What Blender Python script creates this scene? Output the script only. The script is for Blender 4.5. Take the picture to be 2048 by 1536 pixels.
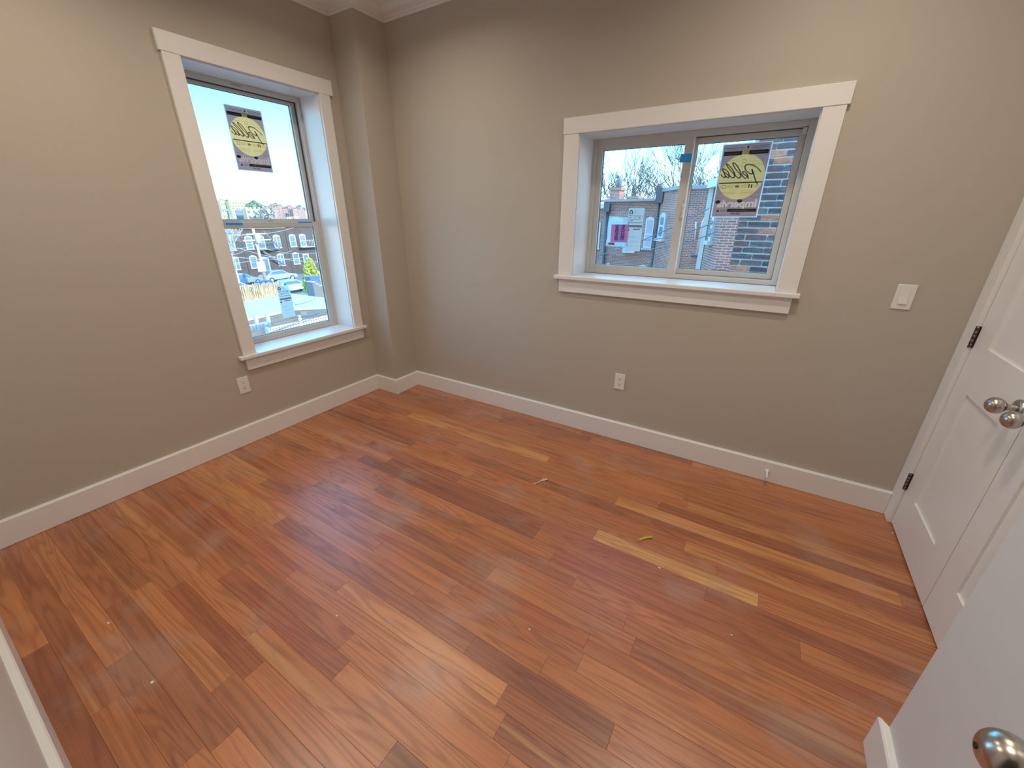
import bpy, bmesh, math, random
from mathutils import Vector, Matrix, Euler
random.seed(7)
for o in list(bpy.data.objects): bpy.data.objects.remove(o, do_unlink=True)
scene = bpy.context.scene
COL = scene.collection

# ------------------------------------------------------------------ camera
FPX = 800.34
CAM = Vector((2.8791, -2.5485, 1.4780))
ROT = Euler((1.1763, -0.0016, 0.5544), 'XYZ')
cd = bpy.data.cameras.new('camera'); cam = bpy.data.objects.new('camera', cd); COL.objects.link(cam)
cd.sensor_fit = 'HORIZONTAL'; cd.sensor_width = 36.0; cd.lens = FPX/2048*36.0; cd.clip_start = .01; cd.clip_end = 1000
cam.location = CAM; cam.rotation_euler = ROT; scene.camera = cam
RM = ROT.to_matrix()
def at(u, v, ax, val):
    """point seen at photo pixel (u, v) on the plane axis ax = val"""
    q = RM @ Vector(((u-1024)/FPX, -(v-768)/FPX, -1.0))
    return CAM + q*((val-CAM[ax])/q[ax])

# ------------------------------------------------------------------ world, sun, exposure
w = bpy.data.worlds.new('sky'); scene.world = w; w.use_nodes = True
nt = w.node_tree; nt.nodes.clear()
tc = nt.nodes.new('ShaderNodeTexCoord'); sp = nt.nodes.new('ShaderNodeSeparateXYZ'); rp = nt.nodes.new('ShaderNodeValToRGB')
bg = nt.nodes.new('ShaderNodeBackground'); ow = nt.nodes.new('ShaderNodeOutputWorld')
nt.links.new(tc.outputs['Generated'], sp.inputs[0]); nt.links.new(sp.outputs['Z'], rp.inputs[0])
nt.links.new(rp.outputs[0], bg.inputs[0]); nt.links.new(bg.outputs[0], ow.inputs[0])
cr = rp.color_ramp
cr.elements[0].position = 0.0; cr.elements[0].color = (.25, .28, .30, 1)
cr.elements[1].position = 1.0; cr.elements[1].color = (.045, .115, .25, 1)
for p, c in ((.05, (.11, .21, .26, 1)), (.12, (.046, .175, .25, 1)), (.21, (.022, .15, .25, 1)), (.40, (.038, .14, .26, 1)), (.65, (.045, .13, .26, 1))):
    e = cr.elements.new(p); e.color = c
bg.inputs[1].default_value = 20.0
sd = bpy.data.lights.new('sun', 'SUN'); sd.energy = 6.0; sd.angle = .01; sd.color = (1.0, .86, .66)
sun = bpy.data.objects.new('sun', sd); COL.objects.link(sun)
sun.rotation_euler = Vector((-.92, .05, -.39)).to_track_quat('-Z', 'Y').to_euler()
sun.location = (40, -12, 30)
vs = scene.view_settings
vs.view_transform = 'Standard'; vs.look = 'None'; vs.gamma = 1.0; vs.use_curve_mapping = False; vs.exposure = 0.22
LAMP = 7.6

# ------------------------------------------------------------------ helpers
def tag(o, label=None, cat=None, group=None, kind=None):
    if label: o['label'] = label
    if cat: o['category'] = cat
    if group: o['group'] = group
    if kind: o['kind'] = kind
    return o
def empty(name, loc=(0, 0, 0), label=None, cat=None, group=None, kind=None):
    o = bpy.data.objects.new(name, None); o.empty_display_size = .05; COL.objects.link(o); o.location = loc
    return tag(o, label, cat, group, kind)
def wloc(o):
    v = Vector((0, 0, 0))
    while o is not None:
        v = v + o.location; o = o.parent
    return v
class MB:
    def __init__(s): s.v = []; s.f = []; s.sm = []
    def add(s, vs_, fs_, smooth=False):
        b = len(s.v); s.v += [Vector(p) for p in vs_]
        for f in fs_: s.f.append([b+i for i in f]); s.sm.append(smooth)
        return s
    def box(s, a, b):
        x0, y0, z0 = [min(a[i], b[i]) for i in range(3)]; x1, y1, z1 = [max(a[i], b[i]) for i in range(3)]
        return s.add([(x0,y0,z0),(x1,y0,z0),(x1,y1,z0),(x0,y1,z0),(x0,y0,z1),(x1,y0,z1),(x1,y1,z1),(x0,y1,z1)],
                     [(0,3,2,1),(4,5,6,7),(0,1,5,4),(1,2,6,5),(2,3,7,6),(3,0,4,7)])
    def prism(s, poly, ax, a, b):
        """polygon in the two other axes (cyclic order), extruded along ax from a to b"""
        def P(p, h):
            if ax == 0: return (h, p[0], p[1])
            if ax == 1: return (p[0], h, p[1])
            return (p[0], p[1], h)
        n = len(poly)
        vs_ = [P(p, a) for p in poly] + [P(p, b) for p in poly]
        fs_ = [tuple(range(n-1, -1, -1)), tuple(range(n, 2*n))] + [(i, (i+1) % n, n+(i+1) % n, n+i) for i in range(n)]
        return s.add(vs_, fs_)
    def tube(s, pts, r, n=6, cap=True, smooth=True):
        pts = [Vector(p) for p in pts]; rs = r if isinstance(r, (list, tuple)) else [r]*len(pts)
        vs_ = []; up = None
        for i, p in enumerate(pts):
            d = (pts[min(i+1, len(pts)-1)]-pts[max(i-1, 0)])
            if d.length < 1e-9: d = Vector((0, 0, 1))
            d.normalize()
            if up is None: up = Vector((0, 0, 1)) if abs(d.z) < .9 else Vector((1, 0, 0))
            a = d.cross(up)
            if a.length < 1e-6: a = d.cross(Vector((.3, .8, .5)))
            a.normalize(); c = a.cross(d).normalized()
            for k in range(n):
                t = 2*math.pi*k/n; vs_.append(p+(a*math.cos(t)+c*math.sin(t))*rs[i])
        fs_ = []
        for i in range(len(pts)-1):
            for k in range(n): fs_.append((i*n+k, i*n+(k+1) % n, (i+1)*n+(k+1) % n, (i+1)*n+k))
        s.add(vs_, fs_, smooth)
        if cap:
            b = len(s.v)-len(vs_); s.f.append([b+k for k in range(n-1, -1, -1)]); s.sm.append(False)
            e = b+(len(pts)-1)*n; s.f.append([e+k for k in range(n)]); s.sm.append(False)
        return s
    def lathe(s, org, axis, prof, n=24, sx=1.0):
        """prof = [(distance along axis, radius)]"""
        org = Vector(org); d = Vector(axis).normalized()
        a = d.cross(Vector((0, 0, 1)) if abs(d.z) < .9 else Vector((1, 0, 0))).normalized(); c = a.cross(d)
        vs_ = []
        for h, r in prof:
            for k in range(n):
                t = 2*math.pi*k/n; vs_.append(org+d*h+(a*math.cos(t)*sx+c*math.sin(t))*max(r, 1e-5))
        fs_ = [(i*n+k, i*n+(k+1) % n, (i+1)*n+(k+1) % n, (i+1)*n+k) for i in range(len(prof)-1) for k in range(n)]
        s.add(vs_, fs_, True)
        b = len(s.v)-len(vs_)
        s.f.append([b+k for k in range(n-1, -1, -1)]); s.sm.append(False)
        e = b+(len(prof)-1)*n; s.f.append([e+k for k in range(n)]); s.sm.append(False)
        return s
    def build(s, name, mat, parent=None, bev=0, local=None):
        m = bpy.data.meshes.new(name)
        o = bpy.data.objects.new(name, m); COL.objects.link(o)
        off = Vector((0, 0, 0))
        if parent is not None:
            o.parent = parent; off = wloc(parent)
        elif local is not None:
            o.location = local; off = Vector(local)
        m.from_pydata([tuple(v-off) for v in s.v], [], s.f)
        bm = bmesh.new(); bm.from_mesh(m); bmesh.ops.recalc_face_normals(bm, faces=bm.faces); bm.to_mesh(m); bm.free()
        if any(s.sm):
            m.polygons.foreach_set('use_smooth', s.sm)
        if mat is not None: m.materials.append(mat)
        if bev:
            b = o.modifiers.new('edge', 'BEVEL'); b.width = bev; b.segments = 2; b.limit_method = 'ANGLE'
        return o
def box(name, a, b, mat, parent=None, bev=0): return MB().box(a, b).build(name, mat, parent, bev)

# ------------------------------------------------------------------ materials
def newmat(name):
    m = bpy.data.materials.new(name); m.use_nodes = True; n = m.node_tree.nodes; n.clear()
    out = n.new('ShaderNodeOutputMaterial'); return m, m.node_tree, out
def N(t, kind, **kw):
    n = t.nodes.new(kind)
    for k, v in kw.items(): setattr(n, k, v)
    return n
def plain(name, col, rough=.5, metal=0, var=.06, scale=8, bump=0, spec=.5, coords='Object', stretch=(1, 1, 1), emit=None, coat=0):
    m, t, out = newmat(name)
    b = N(t, 'ShaderNodeBsdfPrincipled'); b.inputs['Roughness'].default_value = rough; b.inputs['Metallic'].default_value = metal
    b.inputs['Specular IOR Level'].default_value = spec; b.inputs['Coat Weight'].default_value = coat
    tc = N(t, 'ShaderNodeTexCoord'); mp = N(t, 'ShaderNodeMapping'); mp.inputs['Scale'].default_value = stretch
    nz = N(t, 'ShaderNodeTexNoise'); nz.inputs['Scale'].default_value = scale; nz.inputs['Detail'].default_value = 4
    t.links.new(tc.outputs[coords], mp.inputs[0]); t.links.new(mp.outputs[0], nz.inputs['Vector'])
    mx = N(t, 'ShaderNodeMix', data_type='RGBA')
    mx.inputs[6].default_value = (*[c*(1-var) for c in col], 1); mx.inputs[7].default_value = (*[min(1, c*(1+var)) for c in col], 1)
    t.links.new(nz.outputs['Fac'], mx.inputs[0]); t.links.new(mx.outputs[2], b.inputs['Base Color'])
    if bump:
        bp = N(t, 'ShaderNodeBump'); bp.inputs['Strength'].default_value = bump; bp.inputs['Distance'].default_value = .002
        nz2 = N(t, 'ShaderNodeTexNoise'); nz2.inputs['Scale'].default_value = scale*20; t.links.new(mp.outputs[0], nz2.inputs['Vector'])
        t.links.new(nz2.outputs['Fac'], bp.inputs['Height']); t.links.new(bp.outputs[0], b.inputs['Normal'])
    if emit:
        b.inputs['Emission Color'].default_value = (*emit[0], 1); b.inputs['Emission Strength'].default_value = emit[1]
    t.links.new(b.outputs[0], out.inputs[0]); return m
def sheetmat(name, col, trans=.5):
    m, t, out = newmat(name)
    d = N(t, 'ShaderNodeBsdfDiffuse'); tr = N(t, 'ShaderNodeBsdfTranslucent'); mx = N(t, 'ShaderNodeMixShader')
    nz = N(t, 'ShaderNodeTexNoise'); nz.inputs['Scale'].default_value = 30
    cm = N(t, 'ShaderNodeMix', data_type='RGBA'); cm.inputs[6].default_value = (*[c*.95 for c in col], 1); cm.inputs[7].default_value = (*col, 1)
    t.links.new(nz.outputs['Fac'], cm.inputs[0]); t.links.new(cm.outputs[2], d.inputs[0]); t.links.new(cm.outputs[2], tr.inputs[0])
    mx.inputs[0].default_value = trans
    t.links.new(d.outputs[0], mx.inputs[1]); t.links.new(tr.outputs[0], mx.inputs[2]); t.links.new(mx.outputs[0], out.inputs[0]); return m
def glassmat(name, tint, gloss=.05, rough=.02, haze=0.0, hcol=(1, 1, 1)):
    m, t, out = newmat(name)
    tr = N(t, 'ShaderNodeBsdfTransparent'); tr.inputs[0].default_value = (*tint, 1)
    g = N(t, 'ShaderNodeBsdfGlossy'); g.inputs['Roughness'].default_value = rough
    fr = N(t, 'ShaderNodeFresnel'); fr.inputs[0].default_value = 1.45
    ml = N(t, 'ShaderNodeMath', operation='MULTIPLY'); ml.inputs[1].default_value = gloss/.04
    cl = N(t, 'ShaderNodeMath', operation='MINIMUM'); cl.inputs[1].default_value = .6
    mx = N(t, 'ShaderNodeMixShader'); t.links.new(fr.outputs[0], ml.inputs[0]); t.links.new(ml.outputs[0], cl.inputs[0]); t.links.new(cl.outputs[0], mx.inputs[0])
    src = tr.outputs[0]
    if haze:
        d = N(t, 'ShaderNodeBsdfTranslucent'); d.inputs[0].default_value = (*hcol, 1); m2 = N(t, 'ShaderNodeMixShader'); m2.inputs[0].default_value = haze
        t.links.new(tr.outputs[0], m2.inputs[1]); t.links.new(d.outputs[0], m2.inputs[2]); src = m2.outputs[0]
    t.links.new(src, mx.inputs[1]); t.links.new(g.outputs[0], mx.inputs[2]); t.links.new(mx.outputs[0], out.inputs[0]); return m
def brickmat(name, c1, c2, mortar, bw=.215, rh=.0677, ms=.008):
    m, t, out = newmat(name)
    b = N(t, 'ShaderNodeBsdfPrincipled'); b.inputs['Roughness'].default_value = .9
    geo = N(t, 'ShaderNodeNewGeometry'); sx = N(t, 'ShaderNodeSeparateXYZ'); su = N(t, 'ShaderNodeMath', operation='SUBTRACT'); cb = N(t, 'ShaderNodeCombineXYZ')
    t.links.new(geo.outputs['Position'], sx.inputs[0]); t.links.new(sx.outputs[0], su.inputs[0]); t.links.new(sx.outputs[1], su.inputs[1])
    t.links.new(su.outputs[0], cb.inputs[0]); t.links.new(sx.outputs[2], cb.inputs[1])
    br = N(t, 'ShaderNodeTexBrick'); br.inputs['Scale'].default_value = 1; br.inputs['Brick Width'].default_value = bw; br.inputs['Row Height'].default_value = rh
    br.inputs['Mortar Size'].default_value = ms; br.inputs['Mortar Smooth'].default_value = .1
    br.inputs['Color1'].default_value = (*c1, 1); br.inputs['Color2'].default_value = (*c2, 1); br.inputs['Mortar'].default_value = (*mortar, 1)
    t.links.new(cb.outputs[0], br.inputs['Vector'])
    nz = N(t, 'ShaderNodeTexNoise'); nz.inputs['Scale'].default_value = 1.3; t.links.new(cb.outputs[0], nz.inputs['Vector'])
    mx = N(t, 'ShaderNodeMix', data_type='RGBA', blend_type='MULTIPLY'); mx.inputs[0].default_value = .5
    t.links.new(br.outputs['Color'], mx.inputs[6]); t.links.new(nz.outputs['Fac'], mx.inputs[7])
    hs = N(t, 'ShaderNodeHueSaturation'); hs.inputs['Value'].default_value = 1.35; hs.inputs['Saturation'].default_value = .95
    t.links.new(mx.outputs[2], hs.inputs['Color']); t.links.new(hs.outputs[0], b.inputs['Base Color'])
    bp = N(t, 'ShaderNodeBump'); bp.inputs['Distance'].default_value = .01; bp.inputs['Strength'].default_value = .6; bp.invert = True
    t.links.new(br.outputs['Fac'], bp.inputs['Height']); t.links.new(bp.outputs[0], b.inputs['Normal'])
    t.links.new(b.outputs[0], out.inputs[0]); return m
def tonemat(name, rough=.9, var=.35, scale=30):
    """colour comes from the object's own colour"""
    m, t, out = newmat(name); b = N(t, 'ShaderNodeBsdfPrincipled'); b.inputs['Roughness'].default_value = rough
    oi = N(t, 'ShaderNodeObjectInfo'); geo = N(t, 'ShaderNodeNewGeometry'); nz = N(t, 'ShaderNodeTexNoise'); nz.inputs['Scale'].default_value = scale; nz.inputs['Detail'].default_value = 6
    t.links.new(geo.outputs['Position'], nz.inputs['Vector'])
    mr = N(t, 'ShaderNodeMapRange'); mr.inputs[1].default_value = .25; mr.inputs[2].default_value = .75; mr.inputs[3].default_value = 1-var; mr.inputs[4].default_value = 1+var
    t.links.new(nz.outputs['Fac'], mr.inputs[0])
    mx = N(t, 'ShaderNodeVectorMath', operation='SCALE'); t.links.new(oi.outputs['Color'], mx.inputs[0]); t.links.new(mr.outputs[0], mx.inputs['Scale'])
    t.links.new(mx.outputs[0], b.inputs['Base Color'])
    bp = N(t, 'ShaderNodeBump'); bp.inputs['Strength'].default_value = .5; bp.inputs['Distance'].default_value = .004
    t.links.new(nz.outputs['Fac'], bp.inputs['Height']); t.links.new(bp.outputs[0], b.inputs['Normal'])
    t.links.new(b.outputs[0], out.inputs[0]); return m
def woodmat():
    m, t, out = newmat('oak_floor'); L = t.links.new
    b = N(t, 'ShaderNodeBsdfPrincipled'); b.inputs['Coat Weight'].default_value = .9; b.inputs['Coat Roughness'].default_value = .33; b.inputs['Coat IOR'].default_value = 1.6
    b.inputs['Specular IOR Level'].default_value = .4
    oi = N(t, 'ShaderNodeObjectInfo'); tc = N(t, 'ShaderNodeTexCoord')
    off = N(t, 'ShaderNodeMath', operation='MULTIPLY'); off.inputs[1].default_value = 53.0; L(oi.outputs['Random'], off.inputs[0])
    cb = N(t, 'ShaderNodeCombineXYZ'); L(off.outputs[0], cb.inputs[0]); L(off.outputs[0], cb.inputs[1]); L(off.outputs[0], cb.inputs[2])
    ad = N(t, 'ShaderNodeVectorMath', operation='ADD'); L(tc.outputs['Object'], ad.inputs[0]); L(cb.outputs[0], ad.inputs[1])
    def noise(sx, sy, detail=3, rough=.5, dist=0):
        mp = N(t, 'ShaderNodeMapping'); mp.inputs['Scale'].default_value = (sx, sy, 1); L(ad.outputs[0], mp.inputs[0])
        n = N(t, 'ShaderNodeTexNoise'); n.inputs['Scale'].default_value = 1; n.inputs['Detail'].default_value = detail; n.inputs['Roughness'].default_value = rough; n.inputs['Distortion'].default_value = dist
        L(mp.outputs[0], n.inputs['Vector']); return n.outputs['Fac']
    def math_(op, a, b_=None, c=None):
        n = N(t, 'ShaderNodeMath', operation=op)
        for i, x in enumerate((a, b_, c)):
            if x is None: continue
            if isinstance(x, (int, float)): n.inputs[i].default_value = x
            else: L(x, n.inputs[i])
        return n.outputs[0]
    fig = noise(.8, 11, 2, .45, .3)                      # broad figure: contour lines of it are the growth rings
    nring = math_('MULTIPLY_ADD', oi.outputs['Random'], 60.0, 45.0)
    ring = math_('SINE', math_('MULTIPLY', fig, nring))
    ring = math_('POWER', math_('MULTIPLY_ADD', ring, .5, .5), 2.2)
    strk = noise(1.4, 120, 4, .6); strk = math_('SMOOTH_MIN', math_('MAXIMUM', math_('MULTIPLY_ADD', strk, 3.2, -1.25), 0.0), 1.0, .1)
    pore = noise(14, 420, 2, .5); pore = math_('MINIMUM', math_('MAXIMUM', math_('MULTIPLY_ADD', pore, 7.0, -3.9), 0.0), 1.0)
    blot = noise(2.2, 9, 3, .55)
    # colour: object's tone, darkened by rings, streaks and pores
    dark = math_('ADD', math_('MULTIPLY', ring, .42), math_('MULTIPLY', strk, .30))
    dark = math_('ADD', dark, math_('MULTIPLY', pore, .28))
    dark = math_('MINIMUM', dark, .8)
    c0 = N(t, 'ShaderNodeVectorMath', operation='SCALE'); L(oi.outputs['Color'], c0.inputs[0]); L(math_('MULTIPLY_ADD', blot, .5, .84), c0.inputs['Scale'])
    tint = N(t, 'ShaderNodeVectorMath', operation='MULTIPLY'); L(c0.outputs[0], tint.inputs[0]); tint.inputs[1].default_value = (.46, .32, .25)
    mx = N(t, 'ShaderNodeMix', data_type='RGBA'); L(dark, mx.inputs[0]); L(c0.outputs[0], mx.inputs[6]); L(tint.outputs[0], mx.inputs[7])
    sap = noise(.45, 16, 2, .5); sap = math_('MINIMUM', math_('MAXIMUM', math_('MULTIPLY_ADD', sap, 9.0, -6.0), 0.0), .55)   # pale sapwood stripes
    mxs = N(t, 'ShaderNodeMix', data_type='RGBA'); L(sap, mxs.inputs[0]); L(mx.outputs[2], mxs.inputs[6]); mxs.inputs[7].default_value = (.56, .31, .12, 1); mx = mxs
    # dusty scuffs left by the works, in world space
    geo = N(t, 'ShaderNodeNewGeometry'); dn = N(t, 'ShaderNodeTexNoise'); dn.inputs['Scale'].default_value = 2.6; dn.inputs['Detail'].default_value = 7; dn.inputs['Roughness'].default_value = .62
    L(geo.outputs['Position'], dn.inputs['Vector'])
    dust = math_('MINIMUM', math_('MAXIMUM', math_('MULTIPLY_ADD', dn.outputs['Fac'], 3.0, -1.62), 0.0), .30)
    m2 = N(t, 'ShaderNodeMix', data_type='RGBA'); L(dust, m2.inputs[0]); L(mx.outputs[2], m2.inputs[6]); m2.inputs[7].default_value = (.42, .30, .25, 1)
    L(m2.outputs[2], b.inputs['Base Color'])
    L(math_('MULTIPLY_ADD', dust, .4, math_('MULTIPLY_ADD', ring, .12, .40)), b.inputs['Roughness'])
    bp = N(t, 'ShaderNodeBump'); bp.inputs['Strength'].default_value = .25; bp.inputs['Distance'].default_value = .0006; bp.invert = True
    L(dark, bp.inputs['Height']); L(bp.outputs[0], b.inputs['Normal'])
    L(b.outputs[0], out.inputs[0]); return m

WALL = plain('greige_wall_paint', (.50, .45, .38), .62, var=.02, scale=2.5, bump=.12)
PRIMED = plain('off_white_wall_paint', (.71, .70, .68), .6, var=.02, scale=2.5, bump=.12)
WHITE = plain('white_trim_paint', (.82, .805, .785), .34, var=.015, scale=5)
CEIL = plain('white_ceiling_paint', (.82, .80, .76), .8, var=.02, scale=3)
VINYL = plain('tan_vinyl_frame', (.60, .59, .56), .45, var=.02)
GASKET = plain('dark_gasket', (.07, .075, .08), .6)
NICKEL = plain('brushed_nickel', (.50, .46, .42), .26, metal=1, var=.1, scale=40)
HINGE = plain('dark_hinge_steel', (.20, .165, .15), .38, metal=.9, var=.12, scale=40)
PLASTIC = plain('white_plastic', (.80, .79, .76), .35, var=.01)
DARK = plain('dark_slot', (.02, .018, .016), .7)
WOOD = woodmat()
SUB = plain('dark_subfloor', (.05, .03, .02), .9)
GLASS = glassmat('window_glass', (.97, .985, .985), .03)
GLASS_FAR = plain('far_window_glass', (.10, .17, .24), .12, var=.3, scale=1)
TAPE = plain('blue_painters_tape', (.015, .36, .85), .55, var=.08, scale=60)
BRICK_TONE = tonemat('weathered_brick')
MORTAR = plain('grey_mortar', (.42, .36, .33), .95, var=.15, scale=40, bump=.5)
BRICK_B = brickmat('red_brown_brick', (.31, .088, .052), (.17, .062, .045), (.36, .25, .21), ms=.010)
BRICK_A = brickmat('shade_darkened_brick', (.085, .06, .052), (.06, .046, .042), (.12, .10, .09))  # brown brick kept dark: shade on the street facades is in the colour
BRICK_Y = brickmat('yellow_brick', (.44, .31, .16), (.40, .27, .14), (.42, .33, .22), ms=.004)
BRICK_P = brickmat('pinkish_brick', (.36, .19, .135), (.30, .16, .12), (.34, .25, .2), ms=.004)
OUTWHITE = plain('white_painted_woodwork', (.42, .385, .35), .5)
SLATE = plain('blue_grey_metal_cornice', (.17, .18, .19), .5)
BARK = plain('grey_bark', (.11, .09, .078), .9, var=.3, scale=6)
BARKL = plain('pale_bark', (.46, .38, .33), .9, var=.3, scale=6)

# ------------------------------------------------------------------ room shell
RX, PX, PY, W2, YW2, YN = 3.698, .245, .2667, 3.44, -1.4031, -2.6926
HC, ZC = 2.7296, 2.82                      # crown foot, ceiling
A0, A1, AZ0, AZ1 = -1.2453, -.444, .6196, 2.2586
B0, B1, BZ0, BZ1 = 1.7773, 2.9376, 1.1202, 1.9316
def S(o, label, cat): return tag(o, label, cat, kind='structure')
m = MB(); m.box((-.30, YN-.1, -.2), (0, A0-.012, ZC)); m.box((-.30, A1+.012, -.2), (0, .32, ZC)); m.box((-.30, A0-.012, -.2), (0, A1+.012, AZ0-.03)); m.box((-.30, A0-.012, AZ1+.012), (0, A1+.012, ZC))
S(m.build('wall_left', WALL), 'greige painted wall holding the tall double-hung window', 'wall')
m = MB(); m.box((0, 0, -.2), (B0-.012, .32, ZC)); m.box((B1+.012, 0, -.2), (4.0, .32, ZC)); m.box((B0-.012, 0, -.2), (B1+.012, .32, BZ0-.03)); m.box((B0-.012, 0, BZ1+.012), (B1+.012, .32, ZC))
S(m.build('wall_back', WALL), 'greige painted wall holding the wide sliding window', 'wall')
S(box('wall_corner', (0, -PY, 0), (PX, 0, ZC), WALL, bev=.002), 'greige boxed-out column in the corner between the two windows', 'wall')
m = MB(); m.box((RX, 0, 2.06), (RX+.1, YW2, ZC)); m.box((RX, -1.262, 0), (RX+.1, YW2, 2.06)); m.box((RX+.1, 0, -.2), (4.0, YW2, ZC))
S(m.build('wall_right', WALL), 'wall around the white double closet doors', 'wall')
m = MB(); m.box((W2, YW2, -.2), (4.0, YN-.1, ZC))
S(m.build('wall_entry', PRIMED), 'off-white wall jutting out beside the closet, nearest the camera', 'wall')
m = MB(); m.box((0, YN-.1, -.2), (2.42, YN, ZC)); m.box((3.345, YN-.1, -.2), (W2, YN, ZC)); m.box((2.42, YN-.1, 2.06), (3.345, YN, ZC))
S(m.build('wall_front', PRIMED), 'off-white wall with the doorway, seen at the lower left edge', 'wall')
m = MB(); m.box((1.6, -4.3, -.2), (4.0, -4.2, ZC)); m.box((1.5, -4.3, -.2), (1.6, YN-.1, ZC)); m.box((4.0, -4.3, -.2), (4.1, YN-.1, ZC))
S(m.build('wall_hall', WALL), 'hallway walls behind the doorway', 'wall')
S(box('ceiling', (-.3, -4.3, ZC), (4.1, .32, ZC+.12), CEIL), 'white ceiling above the crown moulding', 'ceiling')
fl = S(box('floor', (-.02, -4.3, -.22), (4.0, .0, -.0185), SUB), 'reddish-brown oak strip floor running toward the closet', 'floor')

# planks: rows of 78.8 mm, with the butt joints read from the photo
PITCH = .0788
joints = {12: [2.41, 3.126], 14: [2.155], 15: [2.29], 13: [2.933], 16: [2.436], 10: [2.81], 11: [2.961], 22: [.964, 2.217], 23: [2.411], 19: [2.583], 18: [2.096],
          9: [2.626], 8: [2.418, 3.634], 6: [.645, 1.898], 1: [2.04], 24: [1.338], 26: [1.885], 28: [1.624], 29: [.855], 25: [1.11], 27: [1.479, 2.21], 31: [1.17], 32: [1.328]}
TONES = [(.41, .175, .082), (.44, .19, .088), (.39, .16, .074), (.46, .205, .096), (.36, .148, .072), (.42, .17, .076), (.40, .165, .082), (.44, .185, .08)]
PALE = (.56, .34, .16); DK = (.27, .105, .058)
fixed = {(12, 2.41): PALE, (22, 2.217): DK, (8, 2.418): (.55, .28, .12), (6, .645): (.56, .29, .13), (27, 2.21): DK, (15, 2.29): (.38, .145, .075), (23, 1.6): (.54, .27, .13)}
end_before = {(14, 2.155): DK, (26, 1.885): (.33, .12, .062), (28, 1.624): (.33, .115, .05), (22, .964): (.50, .25, .10), (24, 1.338): (.38, .135, .062), (13, 2.933): (.37, .145, .085), (19, 2.583): (.38, .15, .07), (23, 2.411): (.54, .27, .135), (29, .855): (.33, .14, .06)}
def plank_mesh(L):
    g, c = .0002, .0004
    x0, x1, y0, y1 = g, L-g, g, PITCH-g
    m = MB()
    v = [(x0,y0,-.018),(x1,y0,-.018),(x1,y1,-.018),(x0,y1,-.018),(x0,y0,-c),(x1,y0,-c),(x1,y1,-c),(x0,y1,-c),(x0+c,y0+c,0),(x1-c,y0+c,0),(x1-c,y1-c,0),(x0+c,y1-c,0)]
    f = [(3,2,1,0),(8,9,10,11)]
    for i in range(4):
        j = (i+1) % 4; f += [(i,j,4+j,4+i),(4+i,4+j,8+j,8+i)]
    me = bpy.data.meshes.new('plank'); me.from_pydata(v, [], f); me.materials.append(WOOD); return me
rp_ = random.Random(11)
for r in range(35):
    js = sorted(joints.get(r, [])); xs = [0.004]; target = js+[RX+.09]
    prev = xs[0]
    first = rp_.uniform(.25, 1.1)
    pts = [0.004]
    for tj in target:
        while tj-pts[-1] > 1.5:
            nx = pts[-1]+rp_.uniform(.45, 1.15)
            if tj-nx < .3: break
            pts.append(nx)
        pts.append(tj)
    last = None
    for a, b in zip(pts[:-1], pts[1:]):
        tone = rp_.choice([q for q in TONES if q != last]); last = tone
        if rp_.random() < .035: tone = (.49, .25, .115)
        elif rp_.random() < .10: tone = (.32, .125, .065)
        k = rp_.uniform(.93, 1.07); tone = tuple(q*k for q in tone)
        for (fr_, fx), ft in fixed.items():
            if fr_ == r and abs(fx-a) < .004: tone = ft
        for (fr_, fx), ft in end_before.items():
            if fr_ == r and abs(fx-b) < .004: tone = ft
        o = bpy.data.objects.new('plank', plank_mesh(b-a)); COL.objects.link(o); o.parent = fl
        o.location = (a, -(r+1)*PITCH, 0); o.color = (tone[0]*1.10, tone[1]*.93, tone[2]*.72, 1)
hf = S(box('floor_hall', (1.6, -4.2, -.018), (4.0, -35*PITCH, 0), plain('hall_floor', (.46, .2, .09), .45, var=.2, scale=3, stretch=(1, 12, 1))), 'oak floor of the hallway behind the doorway', 'floor')

# baseboards and crown: profiles swept along the room outline with mitred corners
PATH = [(2.42, YN), (0, YN), (0, -PY), (PX, -PY), (PX, 0), (RX, 0), (RX, YW2), (W2, YW2), (W2, YN), (3.345, YN)]
def sweep(path, prof, closed=False):
    n = len(path); offs = []
    P = [Vector((p[0], p[1])) for p in path]
    def nrm(a, b):
        d = (b-a).normalized(); return Vector((d.y, -d.x))
    for i in range(n):
        if closed or 0 < i < n-1:
            n1 = nrm(P[i-1], P[i]); n2 = nrm(P[i], P[(i+1) % n]); k = n1+n2; k = k/(k.dot(n1))
        elif i == 0: k = nrm(P[0], P[1])
        else: k = nrm(P[-2], P[-1])
        offs.append(k)
    segs = []
    for i in range(n if closed else n-1):
        j = (i+1) % n; q = len(prof); mb = MB()
        v = [(*(P[i]+offs[i]*d), z) for d, z in prof]+[(*(P[j]+offs[j]*d), z) for d, z in prof]
        f = [tuple(range(q)), tuple(range(2*q-1, q-1, -1))]+[(a, (a+1) % q, q+(a+1) % q, q+a) for a in range(q)]
        mb.add(v, f); segs.append(mb)
    return segs
BH, BT = .1368, .021
bprof = [(0, .002), (BT, .002), (BT, BH-.006), (BT-.004, BH-.001), (BT-.007, BH), (0, BH)]
bb = sweep(PATH, bprof)
for i, nm, lb in ((0, 'baseboard_front', 'white baseboard at the foot of the doorway wall, lower left'), (1, 'baseboard_left', 'white baseboard under the tall window'), (2, 'baseboard_corner', None), (4, 'baseboard_back', 'long white baseboard under the wide window'), (7, 'baseboard_entry', 'short white baseboard at the jutting wall by the closet')):
    if i == 2:
        mb = MB(); mb.add(bb[2].v, bb[2].f); mb.add(bb[3].v, bb[3].f); S(mb.build(nm, WHITE), 'white baseboard wrapping the corner column', 'baseboard')
    else: S(bb[i].build(nm, WHITE), lb, 'baseboard')
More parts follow.
